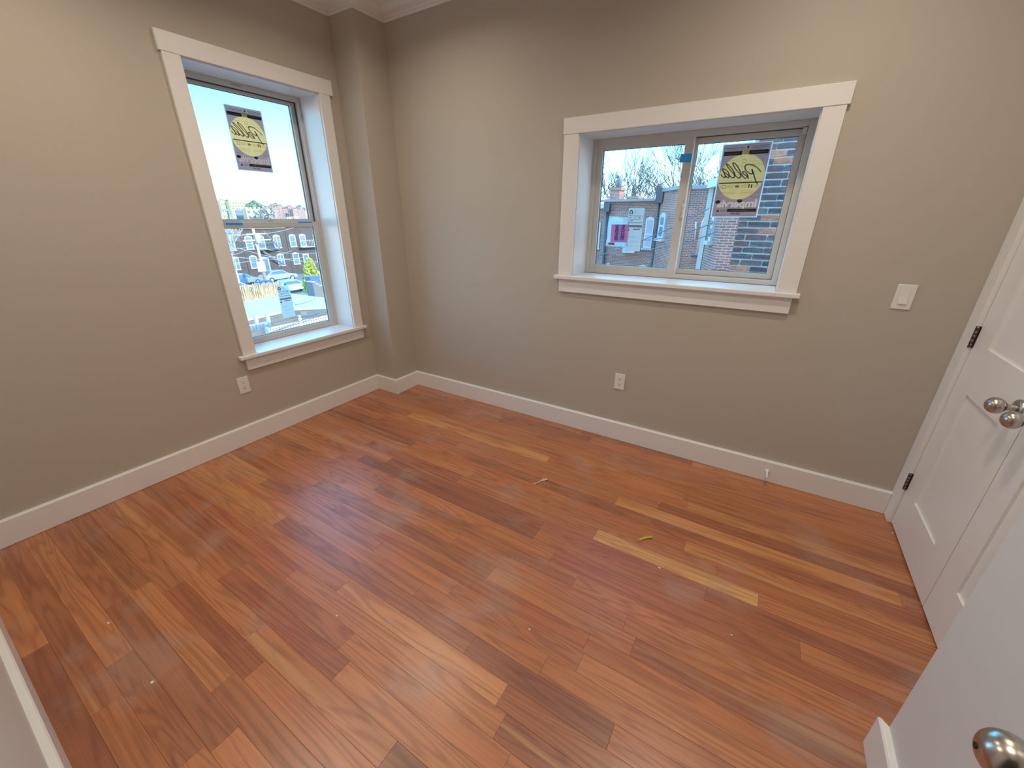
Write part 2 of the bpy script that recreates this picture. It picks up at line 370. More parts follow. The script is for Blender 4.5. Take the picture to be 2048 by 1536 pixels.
cprof = [(0, HC), (.006, HC), (.012, HC+.012), (.018, HC+.014), (.024, HC+.022), (.05, HC+.036), (.066, HC+.058), (.07, HC+.072), (.082, HC+.075), (.088, ZC), (0, ZC)]
mb = MB()
for sg in sweep([p for p in PATH[1:9]], cprof, True): mb.add(sg.v, sg.f)
S(mb.build('trim_1', WHITE), 'white crown moulding around the top of the walls', 'moulding')

# ------------------------------------------------------------------ windows (trim, frame, sashes, glass)
def face_ring(m, plane, d0, d1, u0, u1, z0, z1, wl, wr, wb, wt):
    """four bars of a rectangular frame; plane 'A' looks along x, 'B' along y"""
    def bx_(ua, ub, za, zb):
        if plane == 'A': m.box((d0, ua, za), (d1, ub, zb))
        else: m.box((ua, d0, za), (ub, d1, zb))
    bx_(u0, u0+wl, z0, z1); bx_(u1-wr, u1, z0, z1); bx_(u0+wl, u1-wr, z0, z0+wb); bx_(u0+wl, u1-wr, z1-wt, z1); return m
def pb(plane, d0, d1, u0, u1, z0, z1):
    return ((d0, u0, z0), (d1, u1, z1)) if plane == 'A' else ((u0, d0, z0), (u1, d1, z1))
def window(name, plane, u0, u1, z0, z1, head, side, apron, stool, label):
    s = 1 if plane == 'A' else -1           # into the room
    org = (0, (u0+u1)/2, z0) if plane == 'A' else ((u0+u1)/2, 0, z0)
    W = empty(name, org, label, 'window', kind='structure')
    bo = lambda nm, d0, d1, a, b, c, d, mt=WHITE, bev=.0015, par=W: box(nm, *pb(plane, d0*s, d1*s, a, b, c, d), mt, par, bev)
    bo('head_casing', .0005, .022, *head)
    bo('side_casing', .0005, .019, side[0], u0-.004, z0, head[2]); bo('side_casing', .0005, .019, u1+.004, side[1], z0, head[2])
    bo('apron', .0005, .018, *apron)
    bo('stool', -.205, .042, u0, u1, z0-.024, z0, bev=.004)
    bo('stool_horn', .0005, .042, stool[0], u0, z0-.024, z0, bev=.004); bo('stool_horn', .0005, .042, u1, stool[1], z0-.024, z0, bev=.004)
    bo('jamb', -.30, 0, u0-.012, u0, z0-.03, z1, bev=0); bo('jamb', -.30, 0, u1, u1+.012, z0-.03, z1, bev=0); bo('head_jamb', -.30, 0, u0-.012, u1+.012, z1, z1+.012, bev=0)
    bo('sill_board', -.32, -.205, u0, u1, z0-.03, z0-.004, VINYL, 0)
    return W, s
W1, s1 = window('window_1', 'A', A0, A1, AZ0, AZ1, (-1.3436, -.3347, 2.2646, 2.3543), (-1.3325, -.3595), (-1.3255, -.362, .5152, AZ0-.024), (-1.362, -.333), 'tall double-hung window in white casing with a street view')
W2o, s2 = window('window_2', 'B', B0, B1, BZ0, BZ1, (1.674, 3.038, 1.935, 2.0184), (1.6794, 3.0277), (1.6872, 3.0169, 1.0121, BZ0-.024), (1.657, 3.046), 'wide two-pane sliding window in white casing facing brick houses')
def sash(W, plane, s, d0, d1, u0, u1, z0, z1, wl, wr, wb, wt, gd):
    fr = face_ring(MB(), plane, d0*s, d1*s, u0, u1, z0, z1, wl, wr, wb, wt).build('sash', VINYL, W, .002)
    gk = face_ring(MB(), plane, (gd+.006)*s, (gd-.006)*s, u0+wl-.002, u1-wr+.002, z0+wb-.002, z1-wt+.002, .004, .004, .004, .004).build('gasket', GASKET, fr)
    box('pane', *pb(plane, (gd-.002)*s, (gd+.002)*s, u0+wl-.001, u1-wr+.001, z0+wb-.001, z1-wt+.001), GLASS, fr)
    return fr
# window 1: frame with two tracks, upper sash behind, lower sash in front
face_ring(MB(), 'A', -.205, -.295, A0, A1, AZ0, AZ1, .02, .02, .022, .026).build('frame', VINYL, W1, .002)
face_ring(MB(), 'A', -.2395, -.2445, A0+.02, A1-.02, AZ0+.022, AZ1-.026, .008, .008, .006, .006).build('track_liner', GASKET, W1)
sash(W1, 'A', 1, -.247, -.282, A0+.02, A1-.02, 1.438, AZ1-.026, .036, .036, .024, .023, -.264)
lo = sash(W1, 'A', 1, -.209, -.239, A0+.02, A1-.02, AZ0+.018, 1.444, .042, .042, .026, .037, -.226)
m = MB(); m.box((-.212, -.856, 1.444), (-.238, -.802, 1.450)); m.tube([(-.225, -.85, 1.452), (-.218, -.83, 1.462), (-.22, -.805, 1.456)], [.006, .007, .004], 8); m.build('sash_lock', VINYL, lo)
m = MB(); m.box((-.204, -.90, 2.238), (-.2055, -.84, 2.2505)); m.build('maker_plate', plain('grey_plate', (.42, .41, .40), .5), W1)
# window 2: frame, left sash in front, right sash behind
face_ring(MB(), 'B', .215, .31, B0, B1, BZ0, BZ1, .03, .03, .026, .03).build('frame', VINYL, W2o, .002)
face_ring(MB(), 'B', .2515, .2545, B0+.03, B1-.03, BZ0+.026, BZ1-.03, .002, .002, .002, .004).build('track_liner', GASKET, W2o)
ls = sash(W2o, 'B', -1, -.222, -.250, B0+.03, 2.376, BZ0+.024, BZ1-.028, .033, .046, .032, .034, -.244)
sash(W2o, 'B', -1, -.256, -.286, 2.352, B1-.03, BZ0+.024, BZ1-.028, .04, .032, .034, .036, -.27)
m = MB(); m.tube([(2.371, .222, 1.475), (2.373, .205, 1.485), (2.374, .200, 1.515), (2.373, .205, 1.545), (2.371, .222, 1.552)], .006, 8); m.build('pull_handle', PLASTIC, ls)
box('corner_guide', (B1-.052, .2545, BZ1-.062), (B1-.032, .216, BZ1-.034), VINYL, W2o, .001)
box('meeting_strip', (2.376, .218, BZ0+.026), (2.3795, .256, BZ1-.03), WHITE, W2o)

# ------------------------------------------------------------------ doors
CF = 3.680          # casing face
DF = RX             # closet leaf face
ZD = 2.035
t3 = MB(); t3.box((CF, -.001, .002), (RX, -.0919, 2.045+.09)); t3.box((CF, -1.27, .002), (RX, -1.36, 2.045+.09)); t3.box((CF, -.0919, 2.045), (RX, -1.27, 2.135))
S(t3.build('trim_2', WHITE, bev=.0015), 'white casing around the closet doors', 'door casing')
t4 = MB(); t4.box((RX, -.0919+.012, .002), (RX+.1, -.0935, 2.045)); t4.box((RX, -1.262, .002), (RX+.1, -1.27, 2.045)); t4.box((RX, -.0935, 2.04), (RX+.1, -1.262, 2.06))
S(t4.build('trim_3', WHITE), 'white closet door jamb behind the casing', 'door jamb')
YG = at(1841.8, 1219.9, 2, .006).y
YG = at(1925*1.0+38, 1000, 0, DF).y if False else (at(1640+578/2.865, 1000+630/2.865, 0, DF).y+at(1640+925/2.865, 1000, 0, DF).y)/2
pTL = at(1900+270/8.533, 740+410/8.533, 0, DF); pBL = at(1700+985/7.68, 920+660/7.68, 0, DF); pUP = at(1640+862/2.56, 500+513/2.56, 0, DF)
PZ0, PZ1, PZ2 = pBL.z, pTL.z, pUP.z
def knob(parent, y, z, face, out=-1, lock=False):
    k = MB(); d = (out, 0, 0)
    k.lathe((face, y, z), d, [(0, .033), (.004, .033), (.009, .030), (.011, .018)], 28)
    ro = k.build('rosette', NICKEL, parent)
    b = MB(); b.lathe((face, y, z), d, [(.009, .014), (.012, .0125), (.03, .011), (.034, .013)], 20); b.build('knob_stem', NICKEL, ro)
    prof = []
    for i in range(17):
        a = math.pi*i/16; prof.append((.056-.0265*math.cos(a)*1.0, .0285*math.sin(a)+.0003))
    q = MB(); q.lathe((face, y, z), d, prof, 32); kb = q.build('knob_ball', NICKEL, ro)
    if lock:
        h = MB(); h.lathe((face+out*.0815, y, z), d, [(0, .004), (.0014, .004), (.0016, .0025)], 14); h.build('keyhole', DARK, ro)
def shaker(name, label, face, y0, y1, z0, z1, rails, st, th=.035, rec=.009, out=-1):
    """rails = [(za, zb)] of the panels; door faces -x"""
    z0 = z0+.004; D = empty(name, (face, (y0+y1)/2, z0), label, 'door', kind='structure')
    bk = face-out*th
    hi, lo_ = max(y0, y1), min(y0, y1)
    box('stile', (face, hi, z0), (bk, hi-st, z1), WHITE, D); box('stile', (face, lo_, z0), (bk, lo_+st, z1), WHITE, D)
    zs = [z0]+[q for p in rails for q in p]+[z1]
    for i in range(0, len(zs), 2): box('rail', (face, hi-st, zs[i]), (bk, lo_+st, zs[i+1]), WHITE, D)
    for za, zb in rails: box('panel', (face-out*rec, hi-st, za), (bk+out*rec, lo_+st, zb), WHITE, D)
    return D
YL0 = -.0955
st = abs(YL0-pBL.y)
d1 = shaker('door_1', 'white closet door leaf hinged beside the wide-window wall', DF, YL0, YG+.002, .006, ZD, [(PZ0, PZ1), (PZ2, ZD-.12)], st)
d2 = shaker('door_2', 'white closet door leaf partly hidden by the jutting wall', DF, YG-.002, -1.26, .006, ZD, [(PZ0, PZ1), (PZ2, ZD-.12)], st)
kz = .882
knob(d1, YG+.064, kz, DF); knob(d2, YG-.064, kz, DF)
def hinge(parent, z):
    h = MB()
    for k in range(5):
        za = z-.047+k*.0188; h.lathe((3.689, -.0937, za+.0008), (0, 0, 1), [(0, .0062), (.0172, .0062)], 12)
    hb = h.build('hinge', HINGE, parent)
    p = MB(); p.box((3.6815, -.0921, z-.047), (3.6975, -.0931, z+.047)); p.box((3.6975, -.0945, z-.047), (3.6969, -.1005, z+.047)); p.build('hinge_leaf', HINGE, hb)
    q = MB()
    for dz in (-.034, 0, .034): q.box((3.6855, -.0995, z+dz-.006), (3.6828, -.0999, z+dz+.006))
    q.build('knuckle_gap', DARK, hb)
hinge(d1, 1.008); hinge(d1, .262); hinge(d1, 1.85)
# entry door, swung open against the jutting wall
d3 = shaker('door_3', 'open white entry door whose knob shows at the lower right', 3.280, -1.963, -2.70, .006, ZD, [(.26, .80), (1.0, ZD-.12)], .115)
knob(d3, -2.035, .911, 3.280, lock=True)
m = MB(); m.box((2.42, YN+.019, 0.002), (2.33, YN, 2.14)); m.box((3.345, YN+.019, 2.06), (2.42, YN, 2.14)); m.box((3.345, YN+.019, .002), (3.40, YN, 2.14))
S(m.build('trim_4', WHITE), 'white casing around the entry doorway', 'door casing')

# ------------------------------------------------------------------ small fittings
def outlet(org, plane, label):
    T = empty('power_outlet', org, label, 'outlet', 'white duplex outlets near the floor')
    def lb(nm, u0, u1, z0, z1, d0, d1, mt, par=T, bev=0):
        o = Vector(org)
        if plane == 'A': a, b = (o.x+d0, o.y+u0, o.z+z0), (o.x+d1, o.y+u1, o.z+z1)
        else: a, b = (o.x+u0, o.y-d0, o.z+z0), (o.x+u1, o.y-d1, o.z+z1)
        return box(nm, a, b, mt, par, bev)
    lb('cover_plate', -.035, .035, -.057, .057, .0002, .0062, PLASTIC, bev=.003)
    rc = lb('receptacle', -.017, .017, -.034, .034, .005, .0068, PLASTIC, bev=.001)
    for dz in (.019, -.019):
        lb('slot', -.0085, -.0062, dz+.001, dz+.0095, .006, .00695, DARK, rc); lb('slot', .0062, .0085, dz+.002, dz+.0095, .006, .00695, DARK, rc)
        c = MB(); o = Vector(org); ax = (1, 0, 0) if plane == 'A' else (0, -1, 0)
        c.lathe(o+Vector((0, 0, dz-.007)), ax, [(.006, .0034), (.00697, .0034)], 12); c.build('ground_hole', DARK, rc)
outlet((0, -1.372, .4204), 'A', 'white power outlet low on the wall under the tall window')
outlet((2.172, 0, .4411), 'B', 'white power outlet low on the wall under the wide window')
T = empty('light_switch', (3.4417, 0, 1.1398), 'white rocker light switch between the wide window and the closet', 'light switch')
box('cover_plate', (3.4067, -.0002, 1.0828), (3.4767, -.0062, 1.1968), PLASTIC, T, .003)
box('bezel', (3.4417-.0172, -.0055, 1.1398-.0345), (3.4417+.0172, -.0072, 1.1398+.0345), PLASTIC, T, .0005)
m = MB(); m.prism([(-.0068, 1.1398-.032), (-.0125, 1.1398-.031), (-.0085, 1.1398), (-.0075, 1.1398+.032)], 0, 3.4417-.0148, 3.4417+.0148); m.build('rocker', PLASTIC, T, .0005)
for dz in (.048, -.048):
    c = MB(); c.lathe((3.4417, 0, 1.1398+dz), (0, -1, 0), [(.006, .003), (.0068, .003), (.0070, .0022)], 12); c.build('screw', PLASTIC, T)
T = empty('door_stop', (3.122, -BT, .074), 'small white door stop sticking out of the baseboard', 'door stop')
m = MB(); m.lathe((3.122, -BT, .074), (0, -1, -.06), [(0, .014), (.006, .0135), (.012, .008), (.03, .0062), (.058, .0062)], 16); m.build('post', PLASTIC, T)
m = MB(); m.lathe((3.122, -BT-.058, .0705), (0, -1, -.06), [(0, .0075), (.012, .0078), (.016, .006)], 16); m.build('bumper', PLASTIC, T)
# debris on the floor
TWIST = plain('white_plastic_scrap', (.70, .66, .60), .5)
def P2(u, v, z=.0): return at(u, v, 2, z)
c5 = lambda x, y: (1040+x/25.6, 930+y/25.6)
m = MB(); m.tube([P2(*c5(650, 1000), .003), P2(*c5(760, 960), .006), P2(*c5(900, 900), .005), P2(*c5(1050, 830), .004), P2(*c5(1180, 720), .007), P2(*c5(1300, 770), .006), P2(*c5(1400, 730), .005)], [.002, .003, .0024, .0024, .004, .003, .002], 6)
m.tube([P2(*c5(1080, 820), .004), P2(*c5(1250, 780), .005), P2(*c5(1350, 690), .006), P2(*c5(1420, 760), .004)], [.002, .0035, .003, .002], 6)
tag(m.build('twist_scrap', TWIST, None, local=tuple(P2(1083, 962))), 'crumpled white plastic scrap lying on the floor', 'scrap')
c6 = lambda x, y: (1250+x/25.6, 1050+y/25.6)
YEL = plain('yellow_plastic', (.55, .40, .03), .4)
pts = [P2(*c6(730, 770), .001), P2(*c6(900, 690), .004), P2(*c6(1080, 640), .006), P2(*c6(1250, 620), .005), P2(*c6(1390, 610), .003)]
m = MB(); v = []
for p in pts:
    q = Vector((-.35, .94, 0))*.0075; v += [p-q, p+q, p+q+Vector((0, 0, .0015)), p-q+Vector((0, 0, .0015))]
f = [(0, 1, 2, 3)]
for i in range(4): f += [(i*4+k, i*4+(k+1) % 4, i*4+4+(k+1) % 4, i*4+4+k) for k in range(4)]
f.append((19, 18, 17, 16)); m.add(v, f); tag(m.build('yellow_strip', YEL, None, local=tuple(pts[2])), 'curled yellow plastic strip on the floor beside the pale plank', 'scrap')
CHIP = plain('plaster_chip', (.78, .74, .66), .8)
def chip(u, v, s, label):
    p = P2(u, v); m = MB(); r = random.Random(int(u)); n = 7
    ring = [(p.x+s*r.uniform(.6, 1.2)*math.cos(6.283*k/n), p.y+s*.7*r.uniform(.6, 1.2)*math.sin(6.283*k/n)) for k in range(n)]
    m.prism(ring, 2, .0002, s*.35)
    tag(m.build('plaster_chip', CHIP, None, local=tuple(p)), label, 'plaster chip', 'plaster chips scattered on the floor')
for u, v, s, lb in ((217, 1246, .006, 'white plaster chip on the floor nearest the left wall'), (674, 1232, .005, 'white plaster chip on the floor below the window reflection'), (305, 1365, .007, 'white plaster chip on the floor at lower left, the nearest one'),
                    (1319, 1136, .006, 'white plaster chip on the floor along the pale plank edge'), (1059, 1259, .005, 'white plaster chip near the middle of the floor'), (1463, 1270, .004, 'tiny plaster chip on the right part of the floor'),
                    (1785, 1066, .006, 'white plaster chip at the foot of the closet casing'), (1319, 824+182, .004, 'tiny plaster chip on the floor before the wide-window baseboard')):
    chip(u, v, s, lb)
# recessed ceiling lights
LENS = plain('lamp_lens', (.9, .85, .75), .4, emit=((1.0, .80, .55), 6.0))
for i, (x, y, lb) in enumerate(((.90, -.80, 'recessed round ceiling light nearest the corner column'), (.80, -1.95, 'recessed round ceiling light near the doorway wall, left'), (2.95, -.80, 'recessed round ceiling light above the wide window'), (2.70, -1.95, 'recessed round ceiling light nearest the doorway'))):
    T = empty('recessed_light', (x, y, ZC), lb, 'ceiling light', 'recessed ceiling lights')
    m = MB(); m.lathe((x, y, ZC), (0, 0, -1), [(0, .085), (.004, .085), (.006, .078), (.006, .066), (.002, .064)], 32); m.build('trim_ring', WHITE, T)
    m = MB(); m.lathe((x, y, ZC), (0, 0, -1), [(.0005, .062), (.0025, .062)], 32); m.build('lens', LENS, T)
    ld = bpy.data.lights.new('lamp_light', 'AREA'); ld.shape = 'DISK'; ld.size = .16; ld.energy = LAMP*(.75, 1.1, 1.05, 1.05)[i]; ld.color = (1.0, .88, .72); ld.spread = math.radians(150)
    lo_ = bpy.data.objects.new('lamp_light', ld); COL.objects.link(lo_); lo_.parent = T; lo_.location = (0, 0, -.012)

# ------------------------------------------------------------------ stickers and tape on the glass
PAPER = sheetmat('grey_label_paper', (.46, .25, .215), .55)
BORDER = sheetmat('clear_label_border', (.80, .84, .86), .6)
YELLOW = sheetmat('yellow_print', (.98, .56, .20), .55)
INK = plain('black_ink', (.012, .012, .015), .6)
GREYINK = sheetmat('grey_ink', (.20, .19, .19), .4)
FAINT = sheetmat('faint_ink', (.36, .35, .30), .5)
FAINTY = sheetmat('faint_ink_on_yellow', (.55, .38, .12), .5)
WHITEINK = sheetmat('white_ink', (.88, .90, .92), .2)
def glyphs(body, bold=0.0):
    cu = bpy.data.curves.new('lettering', 'FONT'); cu.body = body; cu.size = 1; cu.offset = bold; cu.resolution_u = 3
    ob = bpy.data.objects.new('lettering', cu); COL.objects.link(ob)
    dg = bpy.context.evaluated_depsgraph_get(); me = bpy.data.meshes.new_from_object(ob.evaluated_get(dg))
    v = [(p.co.x, p.co.y) for p in me.vertices]; f = [tuple(p.vertices) for p in me.polygons]
    bpy.data.objects.remove(ob, do_unlink=True); bpy.data.meshes.remove(me)
    x0 = min(p[0] for p in v); x1 = max(p[0] for p in v); y0 = min(p[1] for p in v); y1 = max(p[1] for p in v)
    return [((p[0]-x0)/(x1-x0), (p[1]-y0)/(y1-y0)) for p in v], f
class Flat:
    """a sheet on a pane: s to the right and t upward as seen from the room, w x h metres"""
    def __init__(s, plane, u, z, d, w, h, root): s.pl, s.u, s.z, s.d, s.w, s.h, s.root = plane, u, z, d, w, h, root
    def P(s, a, b, lift=0):
        if s.pl == 'A': return (s.d+lift, s.u+a*s.w, s.z+b*s.h)
        return (s.u+a*s.w, s.d-lift, s.z+b*s.h)
    def poly(s, m, pts, l0, l1):
        m.add([s.P(*p, l1) for p in pts], [tuple(range(len(pts)))])
    def rects(s, nm, rs, mt, lay=1, par=None):
        m = MB()
        for a0, a1, b0, b1 in rs: s.poly(m, [(a0, b0), (a1, b0), (a1, b1), (a0, b1)], lay*.0004, lay*.0004+.00025)
        o = m.build(nm, mt, par or s.root)
        if len(rs) > 1: o['kind'] = 'stuff'
        return o
    def disc(s, nm, ca, cb, ra, rb, mt, lay=1, n=48, par=None):
        m = MB(); s.poly(m, [(ca+ra*math.cos(6.28318*k/n), cb+rb*math.sin(6.28318*k/n)) for k in range(n)], lay*.0004, lay*.0004+.00025); return m.build(nm, mt, par or s.root)
    def text(s, nm, body, a0, a1, b0, b1, mt, lay=2, mirror=True, bold=.02, rot=False, par=None):
        v, f = glyphs(body, bold); vs_ = []
        for x, y in v:
            if rot: x, y = y, 1-x
            elif mirror: x = 1-x
            vs_.append(s.P(a0+(a1-a0)*x, b0+(b1-b0)*y, lay*.0004+.0002))
        m = MB(); m.add(vs_, f); return m.build(nm, mt, par or s.root)
    def ribbon(s, m, pts, wd, lay=2):
        P = [Vector((p[0]*s.w, p[1]*s.h)) for p in pts]
        Q = []
        for i in range(len(P)-1):                      # Catmull-Rom
            p0, p1, p2, p3 = P[max(i-1, 0)], P[i], P[i+1], P[min(i+2, len(P)-1)]
            for k in range(6):
                t = k/6; Q.append(.5*((2*p1)+(p2-p0)*t+(2*p0-5*p1+4*p2-p3)*t*t+(3*p1-p0-3*p2+p3)*t**3))
        Q.append(P[-1]); n = len(Q); vs_ = []
        for i, q in enumerate(Q):
            d = (Q[min(i+1, n-1)]-Q[max(i-1, 0)]); d = d.normalized() if d.length > 1e-9 else Vector((1, 0))
            o = Vector((-d.y, d.x)); ww = wd*(.55+.45*abs(d.y*.8+d.x*.6))
            for sg in (-1, 1):
                r = q+o*ww*sg; vs_.append(s.P(r.x/s.w, r.y/s.h, lay*.0004+.0002))
        m.add(vs_, [(2*i, 2*i+1, 2*i+3, 2*i+2) for i in range(n-1)])
SBX, SBZ, SW, SH = 2.531, 1.485, .229, .366
r4 = lambda x, y: (1400+x/12.8, 270+y/12.8)
r5 = lambda x, y: (1400+x/12.8, 350+y/12.8)
def st_(px):
    p = at(px[0], px[1], 1, .2655); return ((p.x-SBX)/SW, (p.z-SBZ)/SH)
STROKES = [[r4(*p) for p in q] for q in (
    [(1565, 945), (1500, 870), (1420, 805), (1330, 768), (1240, 755), (1172, 778), (1152, 830), (1175, 905), (1250, 972), (1325, 995), (1350, 960), (1338, 905), (1325, 870)],
    [(1235, 1115), (1225, 1060), (1195, 990), (1140, 940), (1100, 945), (1095, 975), (1130, 1010), (1185, 1045), (1205, 1090)],
    [(1180, 1115), (1120, 1085), (1065, 1010), (1020, 915), (960, 800), (895, 732), (852, 715), (848, 752), (890, 840), (955, 925), (1015, 985), (1045, 1055), (1005, 1098), (955, 1085), (900, 1030)],
    [(900, 1030), (860, 930), (795, 835), (725, 762), (690, 745), (690, 782), (740, 860), (805, 930), (865, 1000), (885, 1068), (848, 1092), (800, 1078), (750, 1030)],
    [(750, 1040), (720, 950), (655, 890), (592, 866), (580, 888), (618, 950), (685, 1000), (735, 1045), (745, 1078), (700, 1084), (652, 1040), (622, 980), (590, 930)],
    [(652, 1040), (632, 1088), (582, 1068), (530, 1012)])]
STROKES.append([r4(1325, 870), r4(1358, 955), r4(1388, 1050), r5(1388, 40), r5(1425, 140), r5(1470, 240)])
STROKES = [[st_(p) for p in q] for q in STROKES]
def big_sheet(plane, u, z, d, label):
    root = empty('window_label_sheet', (d, u+SW/2, z) if plane == 'A' else (u+SW/2, d, z), label, 'window label', 'large printed maker sheets stuck on the upper glass')
    F = Flat(plane, u, z, d, SW, SH, root)
    m = MB()
    for q in ([(-.025, -.012), (0, 0), (0, 1), (-.025, 1.012)], [(1, 0), (1.025, -.012), (1.025, 1.012), (1, 1)], [(-.025, -.012), (1.025, -.012), (1, 0), (0, 0)], [(0, 1), (1, 1), (1.025, 1.012), (-.025, 1.012)]): F.poly(m, q, 0, .0005)
    m.build('border', BORDER, root)
    ca, cb_, ra, rb_ = .5, .555, .495, .495*SW/SH       # paper printed around the disc
    corners = [math.atan2((t-cb_)*SH, (q-ca)*SW) for q, t in ((0, 0), (1, 0), (1, 1), (0, 1))]
    angs = sorted([-math.pi+2*math.pi*k/64 for k in range(64)]+corners); inn, outr = [], []
    for a_ in angs:
        dx, dy = math.cos(a_)/SW, math.sin(a_)/SH
        k_ = min([((1-ca)/dx if dx > 0 else -ca/dx) if abs(dx) > 1e-9 else 9e9, ((1-cb_)/dy if dy > 0 else -cb_/dy) if abs(dy) > 1e-9 else 9e9])
        outr.append((ca+dx*k_, cb_+dy*k_)); inn.append((ca+math.cos(a_)*ra, cb_+math.sin(a_)*rb_))
    m = MB(); n_ = len(angs); m.add([F.P(*p, .0006) for p in inn]+[F.P(*p, .0006) for p in outr], [(i, (i+1) % n_, n_+(i+1) % n_, n_+i) for i in range(n_)]); m.build('paper', PAPER, root)
    F.disc('yellow_disc', .5, .555, .495, .495*SW/SH, YELLOW, 2)
    F.rects('yellow_tab', [(.425, .575, .86, .925)], sheetmat('pale_yellow_tab', (.62, .60, .34), .15), 2.2)
    F.rects('black_bar', [(.03, .42, .855, .91)], INK, 3); F.rects('black_bar', [(.575, .975, .855, .91)], INK, 3)
    F.rects('black_bar', [(.035, .975, .472, .487)], INK, 3.6); F.rects('black_bar', [(.33, .975, .068, .112)], INK, 3.6)
    m = MB()
    for q in STROKES: F.ribbon(m, q, .0041, 3)
    m.build('brand_script', GREYINK, root)
    F.text('product_lettering', 'Impervia', .07, .955, .098, .245, WHITEINK, 2.4, bold=.035)
    F.rects('print_lines', [(.05, .45, .948, .953), (.60, .96, .962, .967), (.62, .95, .940, .945), (.12, .40, .925, .928), (.60, .90, .925, .928)], INK, 2)
    m = MB(); F.poly(m, [(.515, .94), (.545, .94), (.545, .955), (.56, .955), (.53, .975), (.50, .955), (.515, .955)], .0008, .00105); m.build('arrow', INK, root)
    F.rects('fine_print', [(.60, .95, .80+.0*k-.018*k, .8025-.018*k) for k in range(0, 6, 2)]+[(.05, .36, .785, .788), (.05, .40, .70, .7025), (.62, .96, .72, .7225), (.62, .9, .63, .6325)], FAINTY, 3)
    F.rects('fine_print', [(a, b, t, t+.0028) for a, b, t in ((.05, .16, .355), (.05, .16, .33), (.55, .80, .365), (.55, .95, .345), (.55, .95, .335), (.55, .95, .325), (.1, .45, .35), (.1, .45, .335), (.1, .45, .325), (.55, .78, .30), (.12, .4, .305), (.08, .3, .29))], FAINTY, 3)
    F.rects('fine_print', [(.02, .16, .275, .278), (.02, .2, .262, .2645), (.75, .98, .278, .281), (.8, .98, .265, .2675), (.05, .3, .02, .0225), (.7, .95, .02, .0225)], GREYINK, 3)
    F.rects('window_icon', [(.12, .128, .405, .455), (.19, .198, .405, .455), (.12, .198, .405, .410), (.12, .198, .450, .455), (.09, .094, .405, .455), (.46, .464, .75, .79), (.54, .544, .75, .79), (.46, .544, .75, .753), (.46, .544, .787, .79), (.47, .474, .70, .735), (.47, .52, .70, .703)], GREYINK, 3)
    F.disc('glove_icon', .455, .428, .05, .018, FAINT, 3)
    F.rects('black_icon', [(.70, .725, .405, .455), (.755, .78, .402, .452)], INK, 3)
    F.rects('fine_print', [(.22, .36, .41+.012*k, .413+.012*k) for k in range(4)]+[(.54, .67, .41+.012*k, .413+.012*k) for k in range(4)]+[(.81, .92, .41+.012*k, .413+.012*k) for k in range(3)], FAINTY, 3)
    F.disc('oval_badge', .085, .212, .06, .026, INK, 3.2); F.disc('oval_badge', .575, .222, .06, .024, INK, 3.2)
    m = MB(); F.poly(m, [(.08, .07), (.155, .07), (.118, .105)], .0014, .0016); m.build('warning_triangle', INK, root)
    F.rects('print_lines', [(.17, .32, .088, .092), (.17, .30, .078, .081)], INK, 3)
    F.rects('barcode', [(.42+.013*k, .42+.013*k+(.004, .007, .009)[k*7 % 3], .028, .055) for k in range(17) if k != 8], INK, 3)
    F.rects('reversed_lines', [(.06, .36, .878, .8815), (.06, .30, .868, .871), (.60, .90, .89, .8935), (.62, .94, .878, .881), (.40, .93, .094, .0965), (.45, .80, .083, .0855)], FAINT, 4)
    return root
big_sheet('B', SBX, SBZ, .2655, 'printed maker sheet with yellow disc on the wide sliding window')
big_sheet('A', -.945, 1.7705, -.2595, 'printed maker sheet with yellow disc on the tall double-hung window')
def small_label(plane, u, z, d, w, h, cut, label):
    root = empty('rating_label', (d, u+w/2, z) if plane == 'A' else (u+w/2, d, z), label, 'window label', 'narrow white rating labels on the glass')
    F = Flat(plane, u, z, d, w, h, root)
    m = MB(); F.poly(m, [(0, 0), (1, 0), (1, 1-cut), (.32, 1) if cut else (1, 1), (0, 1)] if cut else [(0, 0), (1, 0), (1, 1), (0, 1)], .0002, .0005); m.build('paper', sheetmat('pale_label_paper', (.66, .68, .66), .55), root)
    m = MB(); n = 14; o = [(.17+.115*math.cos(math.pi*k/n), .905+.045*math.sin(math.pi*k/n)) for k in range(n+1)]; i = [(.17+.06*math.cos(math.pi*k/n), .905+.025*math.sin(math.pi*k/n)) for k in range(n+1)]
    o = [(.285, .865)]+o+[(.055, .865)]; i = [(.23, .88)]+i+[(.11, .88)]
    m.add([F.P(*p, .0008) for p in o]+[F.P(*p, .0008) for p in i], [(k, k+1, n+3+k+1, n+3+k) for k in range(n+2)]+[(0, n+3, 2*n+5, n+2)])
    m.build('arch_logo', INK, root)
    F.rects('black_bar', [(.03, .97, .585, .603), (.03, .97, .560, .578)], INK, 2)
    F.rects('print_lines', [(.05, .30, .818, .832), (.36, .88, .812, .824), (.12, .2, .77, .785), (.4, .47, .77, .782), (.68, .80, .772, .79), (.2, .85, .742, .752), (.2, .32, .705, .722)], GREYINK, 2)
    F.rects('fine_print', [(.35, .62, .92, .924), (.35, .55, .90, .904), (.35, .6, .885, .889), (.05, .95, .66, .675), (.4, .85, .50, .53), (.1, .7, .33, .336), (.05, .9, .12, .124), (.3, .85, .24, .244), (.3, .8, .22, .224)], FAINT, 2)
    F.rects('black_icon', [(.03, .16, .475, .515)], INK, 2)
small_label('B', 2.038, 1.273, .2415, .101, .262, 0, 'narrow rating label on the left pane of the wide window')
small_label('A', -.887, .757, -.2235, .098, .245, .22, 'narrow rating label with a folded corner on the lower pane of the tall window')
